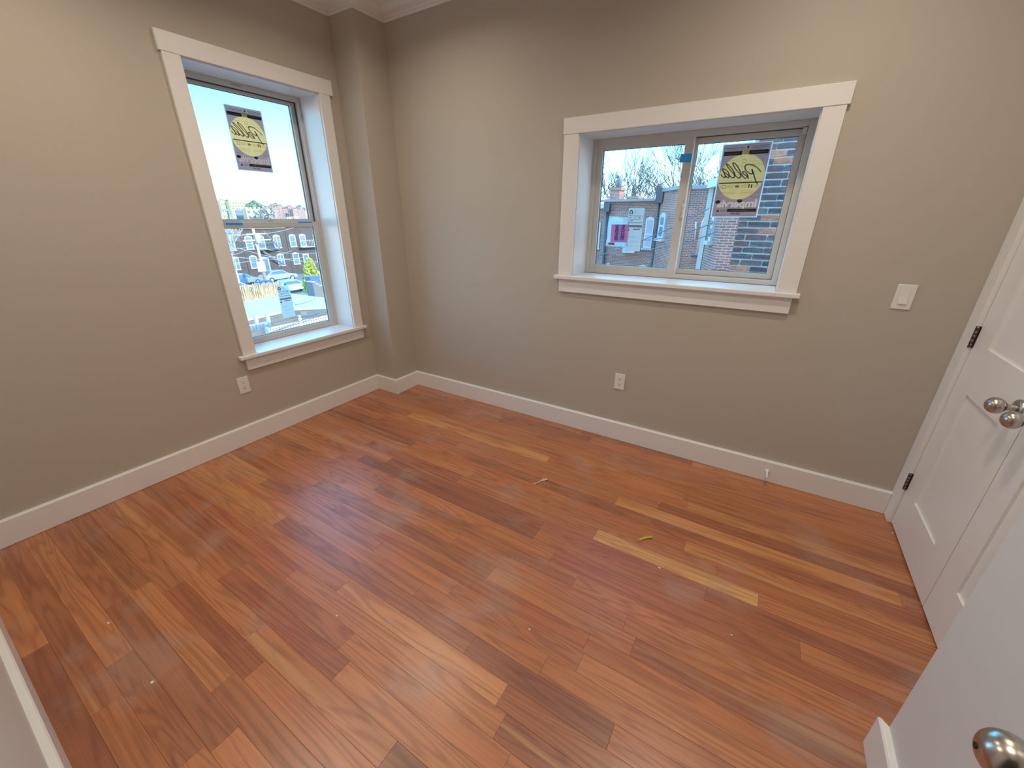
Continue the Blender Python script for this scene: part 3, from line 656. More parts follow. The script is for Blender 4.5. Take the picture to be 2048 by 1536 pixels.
# bag of hardware taped to the left pane
root = empty('hardware_bag', (1.972, .235, 1.305), 'clear plastic bag with a pink label taped to the left pane', 'bag')
F = Flat('B', 1.903, 1.300, .241, .152, .186, root)
PLASTICBAG = glassmat('cloudy_plastic_bag', (.80, .90, .93), .06, .2, .55, (.78, .9, .95))
m = MB(); n, q = 9, 8; vs_ = []
for j in range(q+1):
    for i in range(n+1):
        a, b = i/n, j/q; bulge = .016*math.sin(math.pi*a)*math.sin(math.pi*min(1, .1+b*.9)); wob = .012*math.sin(7*b+2*a)
        vs_.append(F.P(a*(1-.08*b)+wob*(1-a)+.05*b, b-.05*a*a*(b > .9), .0005+bulge))
m.add(vs_, [(j*(n+1)+i, j*(n+1)+i+1, (j+1)*(n+1)+i+1, (j+1)*(n+1)+i) for j in range(q) for i in range(n)], True); bag = m.build('bag_film', PLASTICBAG, root)
PINK = sheetmat('pink_label', (.92, .30, .46), .6); PURP = sheetmat('purple_print', (.62, .26, .52), .6)
F2 = Flat('B', 1.939, 1.327, .241-.018, .115, .110, root)
F2.rects('pink_label', [(0, .22, 0, 1), (.86, 1, 0, 1)], PINK, .5); F2.rects('purple_panel', [(.22, .86, .0, 1)], PURP, .5)
F2.text('lettering', 'ENCLOSED', .60, .80, .12, .95, INK, 2.5, mirror=False, rot=True, bold=.03)
F2.text('lettering', 'HARDWARE', .24, .44, .12, .95, INK, 2.5, mirror=False, rot=True, bold=.03)
F3 = Flat('B', 1.925, 1.308, .232, .05, .014, root); F3.rects('screw_bundle', [(0, .85, 0, 1)], plain('brown_screws', (.22, .15, .11), .5), 1)
# painter's tape
def tape(name, plane, d, u0, u1, z0, z1, label, skew=.004):
    m = MB(); k = 1 if plane == 'A' else -1
    P = [(u0, z0+skew), (u1-skew, z0), (u1, z1-skew*.5), (u0+skew*.5, z1)]
    n = 4; f = lambda p, l: (d+l, p[0], p[1]) if plane == 'A' else (p[0], d-l, p[1])
    m.add([f(p, .0002) for p in P]+[f(p, .0008) for p in P], [(0, 1, 2, 3), (7, 6, 5, 4)]+[(i, (i+1) % 4, 4+(i+1) % 4, 4+i) for i in range(4)])
    c = sum((Vector(f(p, 0)) for p in P), Vector())/4
    return tag(m.build(name, TAPE, None, local=tuple(c)), label, 'tape', "strips of blue painter's tape on the sashes")
tape('tape_strip', 'A', -.2088, -1.133, -1.024, 1.4255, 1.4425, "dark strip of blue tape at the left end of the meeting rail")
tp = MB(); tp.box((-.2082, -.628, 1.4395), (-.240, -.513, 1.4448)); tp.box((-.2078, -.628, 1.4365), (-.2088, -.513, 1.4448)); tag(tp.build('tape_strip', TAPE, None, .002, local=(-.22, -.57, 1.444)), 'strip of blue tape folded over the right end of the meeting rail', 'tape', "strips of blue painter's tape on the sashes")
tape('tape_strip', 'B', .2213, 2.313, 2.377, 1.7725, 1.8185, 'strip of blue tape on the middle stile of the wide window')

# ================================================================== outdoors
GZ = -6.5
ASPH = plain('grey_asphalt', (.17, .16, .155), .9, var=.2, scale=.4)
gr = MB(); gr.box((-75, -40, GZ-.3), (60, 90, GZ)); tag(gr.build('ground', ASPH), 'grey asphalt street and yards below', 'ground', kind='structure')
hm = MB(); hm.prism([(-75, GZ-.3), (-75, GZ), (-120, -5.5), (-250, -1.5), (-250, GZ-.3)], 1, -20, 200); tag(hm.build('hillside', plain('brown_hillside', (.36, .31, .25), .95, var=.3, scale=.15)), 'wooded hillside rising behind the street', 'hill', kind='structure')

# near neighbour wall of single bricks outside the wide window
NY, NX0, NX1 = 2.90, 2.490, 3.72
nb = empty('neighbour_wall', (NX0, NY, GZ), 'dark weathered brick wall close outside the wide window', 'brick wall')
m = MB(); m.box((NX0+.004, NY+.0015, GZ), (NX1, NY+2.6, 4.6)); m.build('mortar_core', MORTAR, nb)
m = MB(); m.box((NX0, NY-.006, GZ), (NX1, NY+.001, .70)); m.box((NX0, NY-.006, .70+.0677*30), (NX1, NY+.001, 4.6)); m.build('far_courses', BRICK_B, nb)
rb = random.Random(5); bm_cache = {}
def brick_mesh(L, k):
    key = (round(L, 3), k)
    if key in bm_cache: return bm_cache[key]
    r = random.Random(k*31+int(L*1000)); h, d = .0555, .034; c = .0035; j = lambda: r.uniform(-.003, .003)
    fr = [(c+j(), 0, c+j()), (L-c+j(), 0, c+j()), (L+j()*.6, 0, h/2+j()), (L-c+j(), 0, h-c+j()), (L/2, 0, h+j()*.5), (c+j(), 0, h-c+j()), (j()*.6, 0, h/2+j())]
    bk = [(0, .012, 0), (L, .012, 0), (L, .012, h/2), (L, .012, h), (L/2, .012, h), (0, .012, h), (0, .012, h/2)]
    n = 7; v = [(x, -.006+r.uniform(-.002, .003), z) for x, y, z in fr]+bk
    f = [tuple(range(n))]+[(i, n+i, n+(i+1) % n, (i+1) % n) for i in range(n)]
    me = bpy.data.meshes.new('brick'); me.from_pydata(v, [], f)
    b = bmesh.new(); b.from_mesh(me); bmesh.ops.recalc_face_normals(b, faces=b.faces); b.to_mesh(me); b.free()
    me.materials.append(BRICK_TONE); bm_cache[key] = me; return me
BT_ = [(.105, .058, .050), (.085, .050, .046), (.125, .058, .046), (.115, .074, .064), (.075, .046, .043), (.16, .066, .048)]
for r in range(30):
    z = .70+r*.0677+.005; x = NX0-(0 if r % 2 else .112)
    if r % 5 == 2: x -= .06
    while x < NX1-.02:
        L = rb.choice((.205, .205, .20, .21, .098 if r % 3 == 0 else .205)); x0 = max(x, NX0); L0 = x+L-x0
        x1 = min(x0+L0, NX1)
        if x1-x0 > .04:
            o = bpy.data.objects.new('brick', brick_mesh(round(x1-x0, 2), rb.randrange(3))); COL.objects.link(o); o.parent = nb; o.location = (x0-NX0, 0.0, z-GZ)
            c = rb.choice(BT_) if rb.random() > .12 else (.42, .13, .065); k = rb.uniform(.85, 1.2); o.color = (c[0]*k, c[1]*k, c[2]*k, 1)
        x += L+.0105

def arch_window(parent, plane, d, u0, u1, z0, z1, arch=.12, out=-1, mull=True, two=False):
    """white sash window with segmental arch top on a facade; out = direction toward the viewer along the plane axis"""
    n = 8; top = [(u0+(u1-u0)*k/n, z1-arch+arch*math.sin(math.pi*k/n)) for k in range(n+1)]
    ax = 1 if plane == 'B' else 0
    fr = MB(); fr.prism([(u0, z0), (u1, z0)]+top[::-1], ax, d+out*.0, d+out*.06); f_ = fr.build('window_frame', OUTWHITE, parent)
    w_ = (u1-u0)*.13; zz = z1-arch*1.35; mid = (z0+zz)/2
    cols = [(u0+w_, u1-w_)] if not two else [(u0+w_*.8, (u0+u1)/2-w_*.35), ((u0+u1)/2+w_*.35, u1-w_*.8)]
    for a, b in cols:
        for c, e in ((z0+.07, mid-.03), (mid+.03, zz)):
            p = MB(); p.box(*(((a, d+out*.055, c), (b, d+out*.064, e)) if plane == 'B' else ((d+out*.055, a, c), (d+out*.064, b, e)))); p.build('pane', GLASS_FAR, f_)
    s = MB(); s.box(*(((u0-.06, d, z0-.08), (u1+.06, d+out*.14, z0)) if plane == 'B' else ((d, u0-.06, z0-.08), (d+out*.14, u1+.06, z0)))); s.build('window_sill', OUTWHITE, parent)
    return f_
def bpt(u, v, y): p = at(u, v, 1, y); return p.x, p.z
k4 = lambda x, y: (1160+x/4.8, 250+y/4.8)
k5 = lambda x, y: (1340+x/4.8, 250+y/4.8)
# house with cornice and chimneys, seen in the left pane
Y1 = 18.0
hx0, hz = bpt(*k4(232, 725), Y1); hx1, _ = bpt(*k4(770, 725), Y1)
H = empty('brick_house', ((hx0+hx1)/2, Y1, GZ), 'brick row house with chimney seen in the left pane', 'house')
m = MB(); m.box((hx0, Y1, GZ), (hx1, Y1+6, hz)); m.build('wall', BRICK_B, H)
cz0 = bpt(*k4(300, 738), Y1)[1]; cz1 = bpt(*k4(300, 716), Y1)[1]
m = MB(); m.box((hx0-.15, Y1-.25, cz0), (hx1+.1, Y1+.1, cz1)); m.build('cornice', SLATE, H)
a, z0 = bpt(*k4(605, 1180), Y1); b, z1 = bpt(*k4(722, 880), Y1); arch_window(H, 'B', Y1, a, b, z0, z1, .1)
a, z0 = bpt(*k4(268, 1100), Y1); b, z1 = bpt(*k4(420, 885), Y1); arch_window(H, 'B', Y1, a, b, z0, z1, .1)
a, z0 = bpt(*k4(540, 1500), Y1); b, z1 = bpt(*k4(660, 1345), Y1); arch_window(H, 'B', Y1, a, b, z0-1.2, z1, .1)
a, z0 = bpt(*k4(240, 1500), Y1); b, z1 = bpt(*k4(290, 1325), Y1); arch_window(H, 'B', Y1, a, b, z0-1.2, z1, .08)
x, z = bpt(*k4(265, 760), Y1-.2)
DOWN = plain('dark_blue_downspout', (.035, .037, .042), .5)
m = MB(); m.box((x-.12, Y1-.3, z-.35), (x+.12, Y1, z)); m.tube([(x, Y1-.12, z-.3), (x-.02, Y1-.12, GZ)], .075, 8); m.build('downspout', DOWN, H)
x, z = bpt(*k4(772, 690), Y1-.2); m = MB(); m.box((x-.16, Y1-.45, z-.25), (x+.16, Y1, z+.35)); m.tube([(x, Y1-.15, z), (x, Y1-.15, GZ)], .06, 8); m.build('downspout', DOWN, H)
def chimney(u0, u1, v0, v1, y, pot):
    a, z1 = bpt(*k4(u0, v0), y); b, z0 = bpt(*k4(u1, v1), y)
    c = MB(); c.box((a, y, z0-.6), (b, y+.7, z1)); c.box((a-.06, y-.06, z1-.12), (b+.06, y+.76, z1)); ch = c.build('chimney', BRICK_B, H)
    if pot:
        p = MB(); xm = (a+b)/2+.05; p.lathe((xm, y+.35, z1), (0, 0, 1), [(0, .14), (.35, .11), (.38, .13), (.42, .13)], 12); p.build('chimney_pot', SLATE, ch)
chimney(295, 375, 602, 725, 18.7, True); chimney(465, 548, 685, 725, 18.8, False)
x, z = bpt(*k4(408, 1225), Y1-.4); x2, z2 = bpt(*k4(530, 1160), Y1-.4)
m = MB(); m.box((x, Y1-.45, z), (x2, Y1, z2)); ac = m.build('air_conditioner', OUTWHITE, H)
m = MB()
for k in range(5): m.box((x+.03, Y1-.456, z+.04+k*(z2-z-.08)/5), (x2-.03, Y1-.45, z+.05+k*(z2-z-.08)/5))
m.build('grille_slot', SLATE, ac)
# low house further left
lx0, lz = bpt(*k4(170, 780), 21); lx1, _ = bpt(*k4(235, 780), 21)
H0 = empty('brick_house', (lx0-2, 21, GZ), 'lower brick house at the far left edge of the wide window', 'house')
m = MB(); m.box((lx0-6, 21, GZ), (hx0-.2, 27, lz)); m.build('wall', BRICK_B, H0); m = MB(); m.box((lx0-6, 20.8, lz-.12), (hx0-.2, 21.1, lz+.1)); m.build('cornice', OUTWHITE, H0)
a, z0 = bpt(*k4(150, 1180), 21); b, z1 = bpt(*k4(205, 920), 21); arch_window(H0, 'B', 21, a-.4, b, z0, z1, .1)
# bay: chamfered side with narrow arched window, then the shaded front
Yb = 16.3
bx0, _ = bpt(*k4(770, 640), Y1-.02); bx1, bz = bpt(*k4(955, 615), Yb); bx2, bz2 = bpt(*k5(410, 640), Yb)
HB = empty('brick_house', (bx1, Yb, GZ), 'projecting brick bay behind the middle stile of the wide window', 'house')
m = MB(); m.prism([(bx0, Y1+.01), (bx1, Yb), (bx2+.8, Yb), (bx2+.8, Y1+3), (bx0, Y1+3)], 2, GZ, bz); m.build('wall', BRICK_B, HB)
m = MB(); m.prism([(bx0-.05, Y1-.1), (bx1-.05, Yb-.14), (bx2+.9, Yb-.14), (bx2+.9, Yb+.3), (bx1+.1, Yb+.3), (bx0+.2, Y1+.1)], 2, bz-.02, bz+.12); m.build('coping', SLATE, HB)
t0 = Vector((bx0, Y1)); t1 = Vector((bx1, Yb)); dd = (t1-t0).normalized(); nn = Vector((dd.y, -dd.x))
if nn.y > 0: nn = -nn
def onchamfer(u, v):
    q = RM @ Vector(((u-1024)/FPX, -(v-768)/FPX, -1)); o = Vector((CAM.x, CAM.y)); d = Vector((q.x, q.y))
    k = nn.dot(t0-o)/nn.dot(d); return CAM+q*k
p0 = onchamfer(*k4(752, 1088)); p1 = onchamfer(*k4(838, 840))
def chamfer_window():
    L = (Vector((p1.x, p1.y))-Vector((p0.x, p0.y))).length; o = Vector((p0.x, p0.y, p0.z)); h = p1.z-p0.z; A = .22
    def V(s, z, l): return (o.x+dd.x*s+nn.x*l, o.y+dd.y*s+nn.y*l, o.z+z)
    n = 10; out = [(0, 0), (L, 0)]+[(L/2+L/2*math.cos(math.pi*k/n), h-A+A*math.sin(math.pi*k/n)) for k in range(n+1)]
    q = len(out); m = MB(); m.add([V(*p, 0) for p in out]+[V(*p, .06) for p in out], [tuple(range(q)), tuple(range(2*q-1, q-1, -1))]+[(i, (i+1) % q, q+(i+1) % q, q+i) for i in range(q)])
    f_ = m.build('window_frame', OUTWHITE, HB)
    for c, e in ((.1, h/2-.04), (h/2+.04, h-.2)):
        m = MB(); m.add([V(L*.2, c, .066), (V(L*.8, c, .066)), V(L*.8, e, .066), V(L*.2, e, .066)], [(0, 1, 2, 3)]); m.build('pane', GLASS_FAR, f_)
    m = MB(); m.add([V(-.1, -.1, 0), V(L+.1, -.1, 0), V(L+.1, 0, 0), V(-.1, 0, 0), V(-.1, -.1, .15), V(L+.1, -.1, .15), V(L+.1, 0, .15), V(-.1, 0, .15)], [(0, 3, 2, 1), (4, 5, 6, 7), (0, 1, 5, 4), (1, 2, 6, 5), (2, 3, 7, 6), (3, 0, 4, 7)]); m.build('window_sill', OUTWHITE, HB)
chamfer_window()
for pts in ([k5(345, 870), k5(310, 930), k5(255, 1240)], [k5(250, 930), k5(240, 1100)]):
    m = MB(); m.tube([at(*p, 1, Yb-.08) for p in pts], .03, 6); m.build('conduit', OUTWHITE, HB)
p = at(*k5(205, 1255), 1, Yb-.1); q = at(*k5(300, 1265), 1, Yb-.1); m = MB(); m.tube([p, q], .05, 6); m.build('pipe', DOWN, HB)
# nearer bay with white corner board
Yc = 10.0
cx, _ = bpt(*k5(500, 900), Yc); e0 = at(*k5(405, 700), 1, Yc+1.35); ctop = at(*k5(415, 585), 1, Yc+1.2).z
HC_ = empty('brick_house', (cx, Yc, GZ), 'red brick bay with white corner board beside the dark wall', 'house')
m = MB(); m.prism([(cx, Yc), (NX0+1.6, Yc), (NX0+1.6, Yc+5), (e0.x, Yc+5), (e0.x, Yc+1.35)], 2, GZ, ctop); m.build('wall', BRICK_B, HC_)
m = MB(); m.prism([(cx-.05, Yc-.15), (NX0+1.7, Yc-.15), (NX0+1.7, Yc+5), (e0.x-.18, Yc+5), (e0.x-.18, Yc+1.3)], 2, ctop-.05, ctop+.16); m.build('cornice', OUTWHITE, HC_)
m = MB(); m.box((e0.x-.11, Yc+1.25, GZ), (e0.x+.02, Yc+1.4, ctop)); m.build('corner_board', OUTWHITE, HC_)
t0 = Vector((e0.x, Yc+1.35)); t1 = Vector((cx, Yc)); dd = (t1-t0).normalized(); nn = Vector((dd.y, -dd.x))
if nn.y > 0: nn = -nn
p0 = onchamfer(*k5(385, 1110)); p1 = onchamfer(*k5(455, 840))
HB_keep = HB; HB = HC_; chamfer_window(); HB = HB_keep

# bare trees
def bare_tree(name, base, height, spread, seed, mat, label, depth=6, lean=(0, 0), r0=None, min_r=.016):
    r = random.Random(seed); m = MB(); base = Vector(base)
    def grow(p, d, L, rad, lev):
        pts = [p]; rs = [rad]; n = 3
        for i in range(n):
            d = (d+Vector((r.uniform(-.2, .2), r.uniform(-.2, .2), r.uniform(-.05, .16)))).normalized(); p = p+d*L/n; pts.append(p); rs.append(max(min_r, rad*(1-.35*(i+1)/n)))
        m.tube(pts, rs, 5 if lev < 2 else 3, cap=False)
        if lev >= depth: return
        for k in range(3):
            a = r.uniform(.35, .85)*spread; ang = r.uniform(0, 6.283); t = Vector((math.cos(ang), math.sin(ang), 0))
            nd = (d*math.cos(a)+(t-d*t.dot(d)).normalized()*math.sin(a)).normalized()
            q = pts[r.choice((2, 3, 3))]; grow(q, nd, L*r.uniform(.70, .88), max(min_r, rs[-1]*r.uniform(.55, .8)), lev+1)
    grow(base, Vector((lean[0], lean[1], 1)).normalized(), height*.26, r0 or height*.018, 0)
    root = empty(name, base, label, 'tree', 'bare winter trees'); m.build('branches', mat, root); return root
p = at(*k4(578, 720), 1, 32); bare_tree('bare_tree', (p.x, 32, GZ), 13.6, .62, 3, BARK, 'bare spreading tree behind the chimneys of the brick house', 6)
p = at(*k4(745, 720), 1, 44); bare_tree('bare_tree', (p.x, 44, GZ), 13.2, .7, 12, BARK, 'bare twiggy tree left of the middle stile', 6)
p = at(1428, 400, 1, 27); bare_tree('bare_tree', (p.x, 27, GZ), 14.6, .6, 24, BARK, 'large bare tree behind the right pane', 6)
p = at(1372, 400, 1, 46); bare_tree('bare_tree', (p.x, 46, GZ), 14.0, .8, 35, BARK, 'bare tree hidden partly by the middle stile', 6)
p = at(460, 500, 0, -51); bare_tree('bare_tree', (-51, p.y, GZ), 8.5, .6, 8, BARKL, 'pale bare tree at the left of the street view', 5, min_r=.03)
# overhead cables
def cable(name, a, b, sag, r, mat, label, group, n=14):
    a, b = Vector(a), Vector(b); pts = [a.lerp(b, k/n)-Vector((0, 0, sag*4*(k/n)*(1-k/n))) for k in range(n+1)]
    m = MB(); m.tube(pts, r, 5); tag(m.build(name, mat, None, local=tuple(a)), label, 'cable', group)
WIRE = plain('dark_cable', (.07, .09, .12), .6); WIREL = plain('sunlit_pale_cable', (.42, .41, .38), .5)
for i, (q0, q1, lb) in enumerate(((k4(140, 1262), k4(1240, 800), 'upper overhead cable crossing the brick houses'), (k4(560, 1105), k4(1300, 930), 'middle overhead cable crossing the brick houses'), (k4(600, 1190), k4(1320, 1020), 'lower overhead cable crossing the brick houses'))):
    cable('overhead_cable', at(*q0, 1, 11.5), at(*q1, 1, 9.4), .12, .013, WIRE, lb, 'cables crossing the brick houses')

# ------------------------------------------------------------------ street seen through the tall window
def apt(u, v, x): return at(u, v, 0, x)
g9 = lambda x, y: (430+x/9.033, 390+y/9.033)
h9 = lambda x, y: (470+x/9.035, 520+y/9.035)
# white flat roofed garage below
RZ = -3.4
rc = [at(u, v, 2, RZ) for u, v in ((470, 607), (575, 586), (668, 598), (668, 613), (590, 617), (478, 641))]
G = empty('garage', (-22, 10, GZ), 'low garage with a bright white flat roof below the tall window', 'garage')
m = MB(); m.prism([(p.x, p.y) for p in rc], 2, RZ-.12, RZ); m.build('roof', plain('white_roof_membrane', (.42, .39, .36), .7, var=.05, scale=.6), G)
ins = sum(((Vector((p.x, p.y))) for p in rc), Vector((0, 0)))/6
m = MB(); m.prism([tuple(Vector((p.x, p.y)).lerp(ins, .03)) for p in rc], 2, GZ, RZ-.12); m.build('wall', brickmat('grey_block', (.17, .16, .15), (.14, .135, .125), (.22, .21, .2), .4, .2, .012), G)
# white picket fence in front
FX = -15.5
f0 = apt(*h9(600, 1215), FX); f1 = apt(*h9(1700, 1040), FX)
def fence(y0, y1, zt, zb, x, label, post_h=.25):
    T = empty('picket_fence', (x, y0, zb), label, 'fence')
    n = max(2, int((y1-y0)/.13))
    for k in range(n+1):
        y = y0+(y1-y0)*k/n; q = MB(); q.prism([(y-.036, zb+.05), (y+.036, zb+.05), (y+.036, zt-.05), (y, zt), (y-.036, zt-.05)], 0, x, x+.02); q.build('picket', OUTWHITE, T)
    for z in (zb+.2, zt-.22):
        q = MB(); q.box((x-.04, y0, z), (x, y1, z+.07)); q.build('fence_rail', OUTWHITE, T)
    for y in (y0-.07, (y0+y1)/2, y1+.07):
        q = MB(); q.box((x-.06, y-.06, zb), (x+.04, y+.06, zt+post_h)); q.build('post', OUTWHITE, T)
fence(f0.y, f1.y, apt(*h9(1200, 1090), FX).z, apt(*h9(1200, 1205), FX).z, FX, 'white picket fence below the garage wall')
l0 = apt(*h9(230, 1240), FX+1); l1 = apt(*h9(590, 1160), FX+1)
fence(l0.y, l1.y, apt(*h9(450, 1130), FX+1).z, apt(*h9(450, 1260), FX+1).z, FX+1, 'short white picket fence at the lower left of the street view', .3)
DECKM = plain('white_deck_boards', (.085, .08, .075), .7, var=.2, scale=2)
dz = apt(*h9(1200, 1225), FX).z
m = MB(); m.box((FX-.3, f0.y-3, GZ), (FX+3.4, f1.y+2, dz)); tag(m.build('roof_deck', DECKM, None, local=(FX, f0.y, GZ)), 'pale flat deck roof behind the picket fence', 'roof')
# tan reed fence
HX = -38
r0, r1 = apt(470, 573, HX), apt(558, 566, HX)
T = empty('reed_fence', (HX, r0.y, GZ), 'tan dry reed screen along the parking lot', 'fence'); m = MB(); rr = random.Random(4); y = r0.y-1.5
while y < r1.y+.3:
    zt = r0.z+(r1.z-r0.z)*(y-r0.y)/(r1.y-r0.y)+rr.uniform(-.25, .2); m.tube([(HX+rr.uniform(-.1, .1), y, GZ), (HX+rr.uniform(-.12, .12), y+rr.uniform(-.1, .1), zt)], [.05, .04], 4, False); y += .022
q = m.build('reeds', plain('dry_reed', (.50, .39, .24), .9, var=.35, scale=3), T); q['kind'] = 'stuff'
# utility pole with crossarms and a sign box
PXX = -47.0
pb_, pt_ = at(534, 573, 0, PXX), at(502, 456, 0, PXX)
T = empty('utility_pole', (PXX, pb_.y, GZ), 'wooden utility pole with crossarms beside the parked cars', 'utility pole')
m = MB(); m.tube([(PXX, pb_.y, GZ), (PXX, pb_.y-.05, -1.5), (PXX, pb_.y-.1, 1.2)], [.17, .15, .13], 10); m.build('pole', plain('weathered_pole_wood', (.50, .32, .20), .9, var=.25, scale=3), T)
for u, v, wd in ((508, 468, 1.0), (516, 480, 1.5)):
    p = at(u, v, 0, PXX); m = MB(); m.box((PXX+.1, pb_.y-wd, p.z-.07), (PXX+.22, pb_.y+wd, p.z+.07)); m.build('crossarm', OUTWHITE, T)
p = at(514, 476, 0, PXX); m = MB(); m.lathe((PXX+.42, pb_.y, p.z-.5), (0, 0, 1), [(0, .22), (.05, .27), (.95, .27), (1.02, .18)], 14); m.build('transformer', OUTWHITE, T)
p = at(*g9(820, 1290), 0, PXX); m = MB(); m.box((PXX+.18, p.y-.45, p.z-.55), (PXX+.3, p.y+.4, p.z+.55)); m.build('sign_board', plain('pinkish_white_board', (.78, .70, .72), .6), T)
# row houses along the street
XH = -58
STOOP = plain('stone_stoop', (.16, .15, .145), .8)
ys = [14, 20.4, 26.8, 33.0, 39.2, 45.4]
names = ['shade-darkened brick row house at the left of the street view', 'brick row house behind the utility pole', 'brick row house with the fire escape', 'brick row house behind the evergreen shrub', 'brick row house at the right end of the street']
for i in range(5):
    a, b = ys[i], ys[i+1]-.05; hr = .25+(i % 2)*.3
    T = empty('row_house', (XH, (a+b)/2, GZ), names[i], 'house', 'row houses along the street')
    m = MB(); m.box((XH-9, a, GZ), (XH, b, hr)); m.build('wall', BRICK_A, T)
    m = MB(); m.box((XH-.2, a, hr-.25), (XH+.3, b, hr+.15)); m.build('cornice', OUTWHITE, T)
    for zl, hgt in ((-5.1, 1.7), (-2.6, 1.75)):
        for k, yy in enumerate((a+.9, a+2.5, b-1.4)):
            if zl == -5.1 and k == 1: continue
            arch_window(T, 'A', XH, yy-.5, yy+.5, zl, zl+hgt, .18, out=1, two=(k == 2))
    m = MB(); m.box((XH, a+2.0, GZ+.6), (XH+.06, a+3.0, GZ+2.8)); dr = m.build('front_door', OUTWHITE, T); m = MB(); m.box((XH+.06, a+2.15, GZ+.8), (XH+.07, a+2.85, GZ+2.6)); m.build('pane', GLASS_FAR, dr)
    m = MB()
    for k in range(3): m.box((XH, a+1.7, GZ), (XH+.4+.35*k, a+3.3, GZ+.6-.2*k))
    m.build('stoop', STOOP, T)
    if i in (2, 3):
        yy = (a+b)/2; m = MB(); m.box((XH, yy-1.5, -2.75), (XH+1.1, yy+1.5, -2.68)); bc = m.build('fire_escape', SLATE if i == 2 else OUTWHITE, T)
        m = MB()
        for k in range(13): m.box((XH+1.06, yy-1.5+.25*k-.02, -2.7), (XH+1.1, yy-1.5+.25*k+.02, -1.75))
        m.box((XH+1.05, yy-1.5, -1.78), (XH+1.11, yy+1.5, -1.72)); m.build('railing', SLATE if i == 2 else OUTWHITE, bc)
        if i == 2:
            m = MB(); m.tube([(XH+.9, yy-1.2, -2.7), (XH+.9, yy+1.6, -5.0)], .06, 5); m.tube([(XH+.5, yy-1.2, -2.7), (XH+.5, yy+1.6, -5.0)], .06, 5)
            m.tube([(XH+.9, yy+1.4, -2.7), (XH+.9, yy-.3, -.4)], .06, 5); m.build('stair', SLATE, bc)
# parked cars
TYRE = plain('tyre_rubber', (.03, .03, .035), .8)
def car(loc, rz, col, label, k=1.0):
    T = empty('parked_car', (0, 0, 0), label, 'car', 'parked cars')
    paint = plain('car_paint', col, .25, var=.03, coat=.6)
    body = [(-2.2, .35), (-2.25, .75), (-2.05, .92), (-1.3, .98), (1.0, .95), (2.0, .82), (2.25, .62), (2.2, .35)]
    m = MB(); m.prism(body, 0, -.86, .86); m.build('body', paint, T, .05)
    m = MB(); roof = [(-1.75, .95), (-1.1, 1.42), (.3, 1.45), (1.1, .94)]
    m.prism(roof, 0, -.72, .72); cb_ = m.build('cabin', paint, T, .04)
    for sx in (-1, 1):
        m = MB(); m.prism([(-1.5, .99), (-1.02, 1.35), (.25, 1.38), (.85, .99)], 0, sx*.715, sx*.728); m.build('side_window', GLASS_FAR, cb_)
        for yy in (-1.4, 1.4):
            m = MB(); m.lathe((sx*.70, yy, .33), (sx, 0, 0), [(0, .33), (.18, .33), (.19, .28)], 18); wh = m.build('wheel', TYRE, T); m = MB(); m.lathe((sx*.885, yy, .33), (sx, 0, 0), [(0, .2), (.01, .18)], 12); m.build('hub', OUTWHITE, wh)
    for s_, nm in ((1, 'windscreen'), (-1, 'rear_window')):
        m = MB()
        if s_ > 0: m.add([(-.62, 1.06, .985), (.62, 1.06, .985), (.56, .40, 1.42), (-.56, .40, 1.42)], [(0, 1, 2, 3)])
        else: m.add([(-.62, -1.70, 1.0), (.62, -1.70, 1.0), (.56, -1.14, 1.40), (-.56, -1.14, 1.40)], [(0, 1, 2, 3)])
        m.build(nm, GLASS_FAR, cb_)
    T.location = loc; T.rotation_euler = (0, 0, rz); T.scale = (k, k, k); return T
def cpos(u, v, x): return (x, at(u, v, 0, x).y, GZ)
car(cpos(470, 565, -46), 0, (.62, .68, .72), 'silver car at the left edge of the street view')
car(cpos(505, 578, -42.0), 0, (.75, .78, .80), 'white car parked behind the reed screen')
car(cpos(585, 576, -43), 0, (.40, .70, .76), 'pale turquoise car parked left of the evergreen shrub')
car(cpos(558, 558, -53), 0, (.30, .36, .42), 'grey car parked before the row houses')
car(cpos(484, 558, -53), 0, (.20, .24, .30), 'dark car parked behind the utility pole')
car(cpos(652, 585, -46), 0, (.42, .50, .58), 'blue-grey car at the right edge of the street view')
# recycling bins, evergreen, steps
BLUE = plain('blue_bin_plastic', (.03, .10, .50), .5)
for u, lb in ((522, 'blue bin left of the utility pole'), (537, 'blue bin right of the utility pole')):
    p = at(u, 560, 0, PXX+1.2); m = MB(); m.prism([(p.y-.3, GZ), (p.y+.3, GZ), (p.y+.35, GZ+1.1), (p.y-.35, GZ+1.1)], 0, PXX+.5, PXX+1.2); m.box((PXX+.45, p.y-.37, GZ+1.1), (PXX+1.25, p.y+.37, GZ+1.18)); tag(m.build('recycling_bin', BLUE, None, local=(PXX+1.3, p.y, GZ)), lb, 'bin', 'blue bins by the pole')
EX = -36
e0_, e1_ = apt(*g9(1760, 1530), EX), apt(*g9(1730, 1150), EX)
T = empty('evergreen_shrub', (EX, e0_.y, GZ), 'sunlit yellow-green conical evergreen at the right of the street view', 'shrub')
m = MB(); rr = random.Random(9); hgt = e1_.z-(GZ+.9)
for k in range(1500):
    t = rr.random()**.7; a = rr.uniform(0, 6.283); R_ = (1.05*(1-t)**.75+.1)*rr.uniform(.75, 1.05); c = Vector((EX+R_*math.cos(a), e0_.y+R_*math.sin(a), GZ+.9+hgt*t))
    d1_ = Vector((rr.uniform(-1, 1), rr.uniform(-1, 1), rr.uniform(-.2, 1))).normalized()*.2; d2_ = Vector((rr.uniform(-1, 1), rr.uniform(-1, 1), rr.uniform(-1, 1))).normalized()*.13
    m.add([c-d2_, c+d1_, c+d2_, c-d1_*.4], [(0, 1, 2, 3)])
m.build('foliage', plain('yellow_green_foliage', (.40, .42, .08), .7, var=.4, scale=3), T)['kind'] = 'stuff'
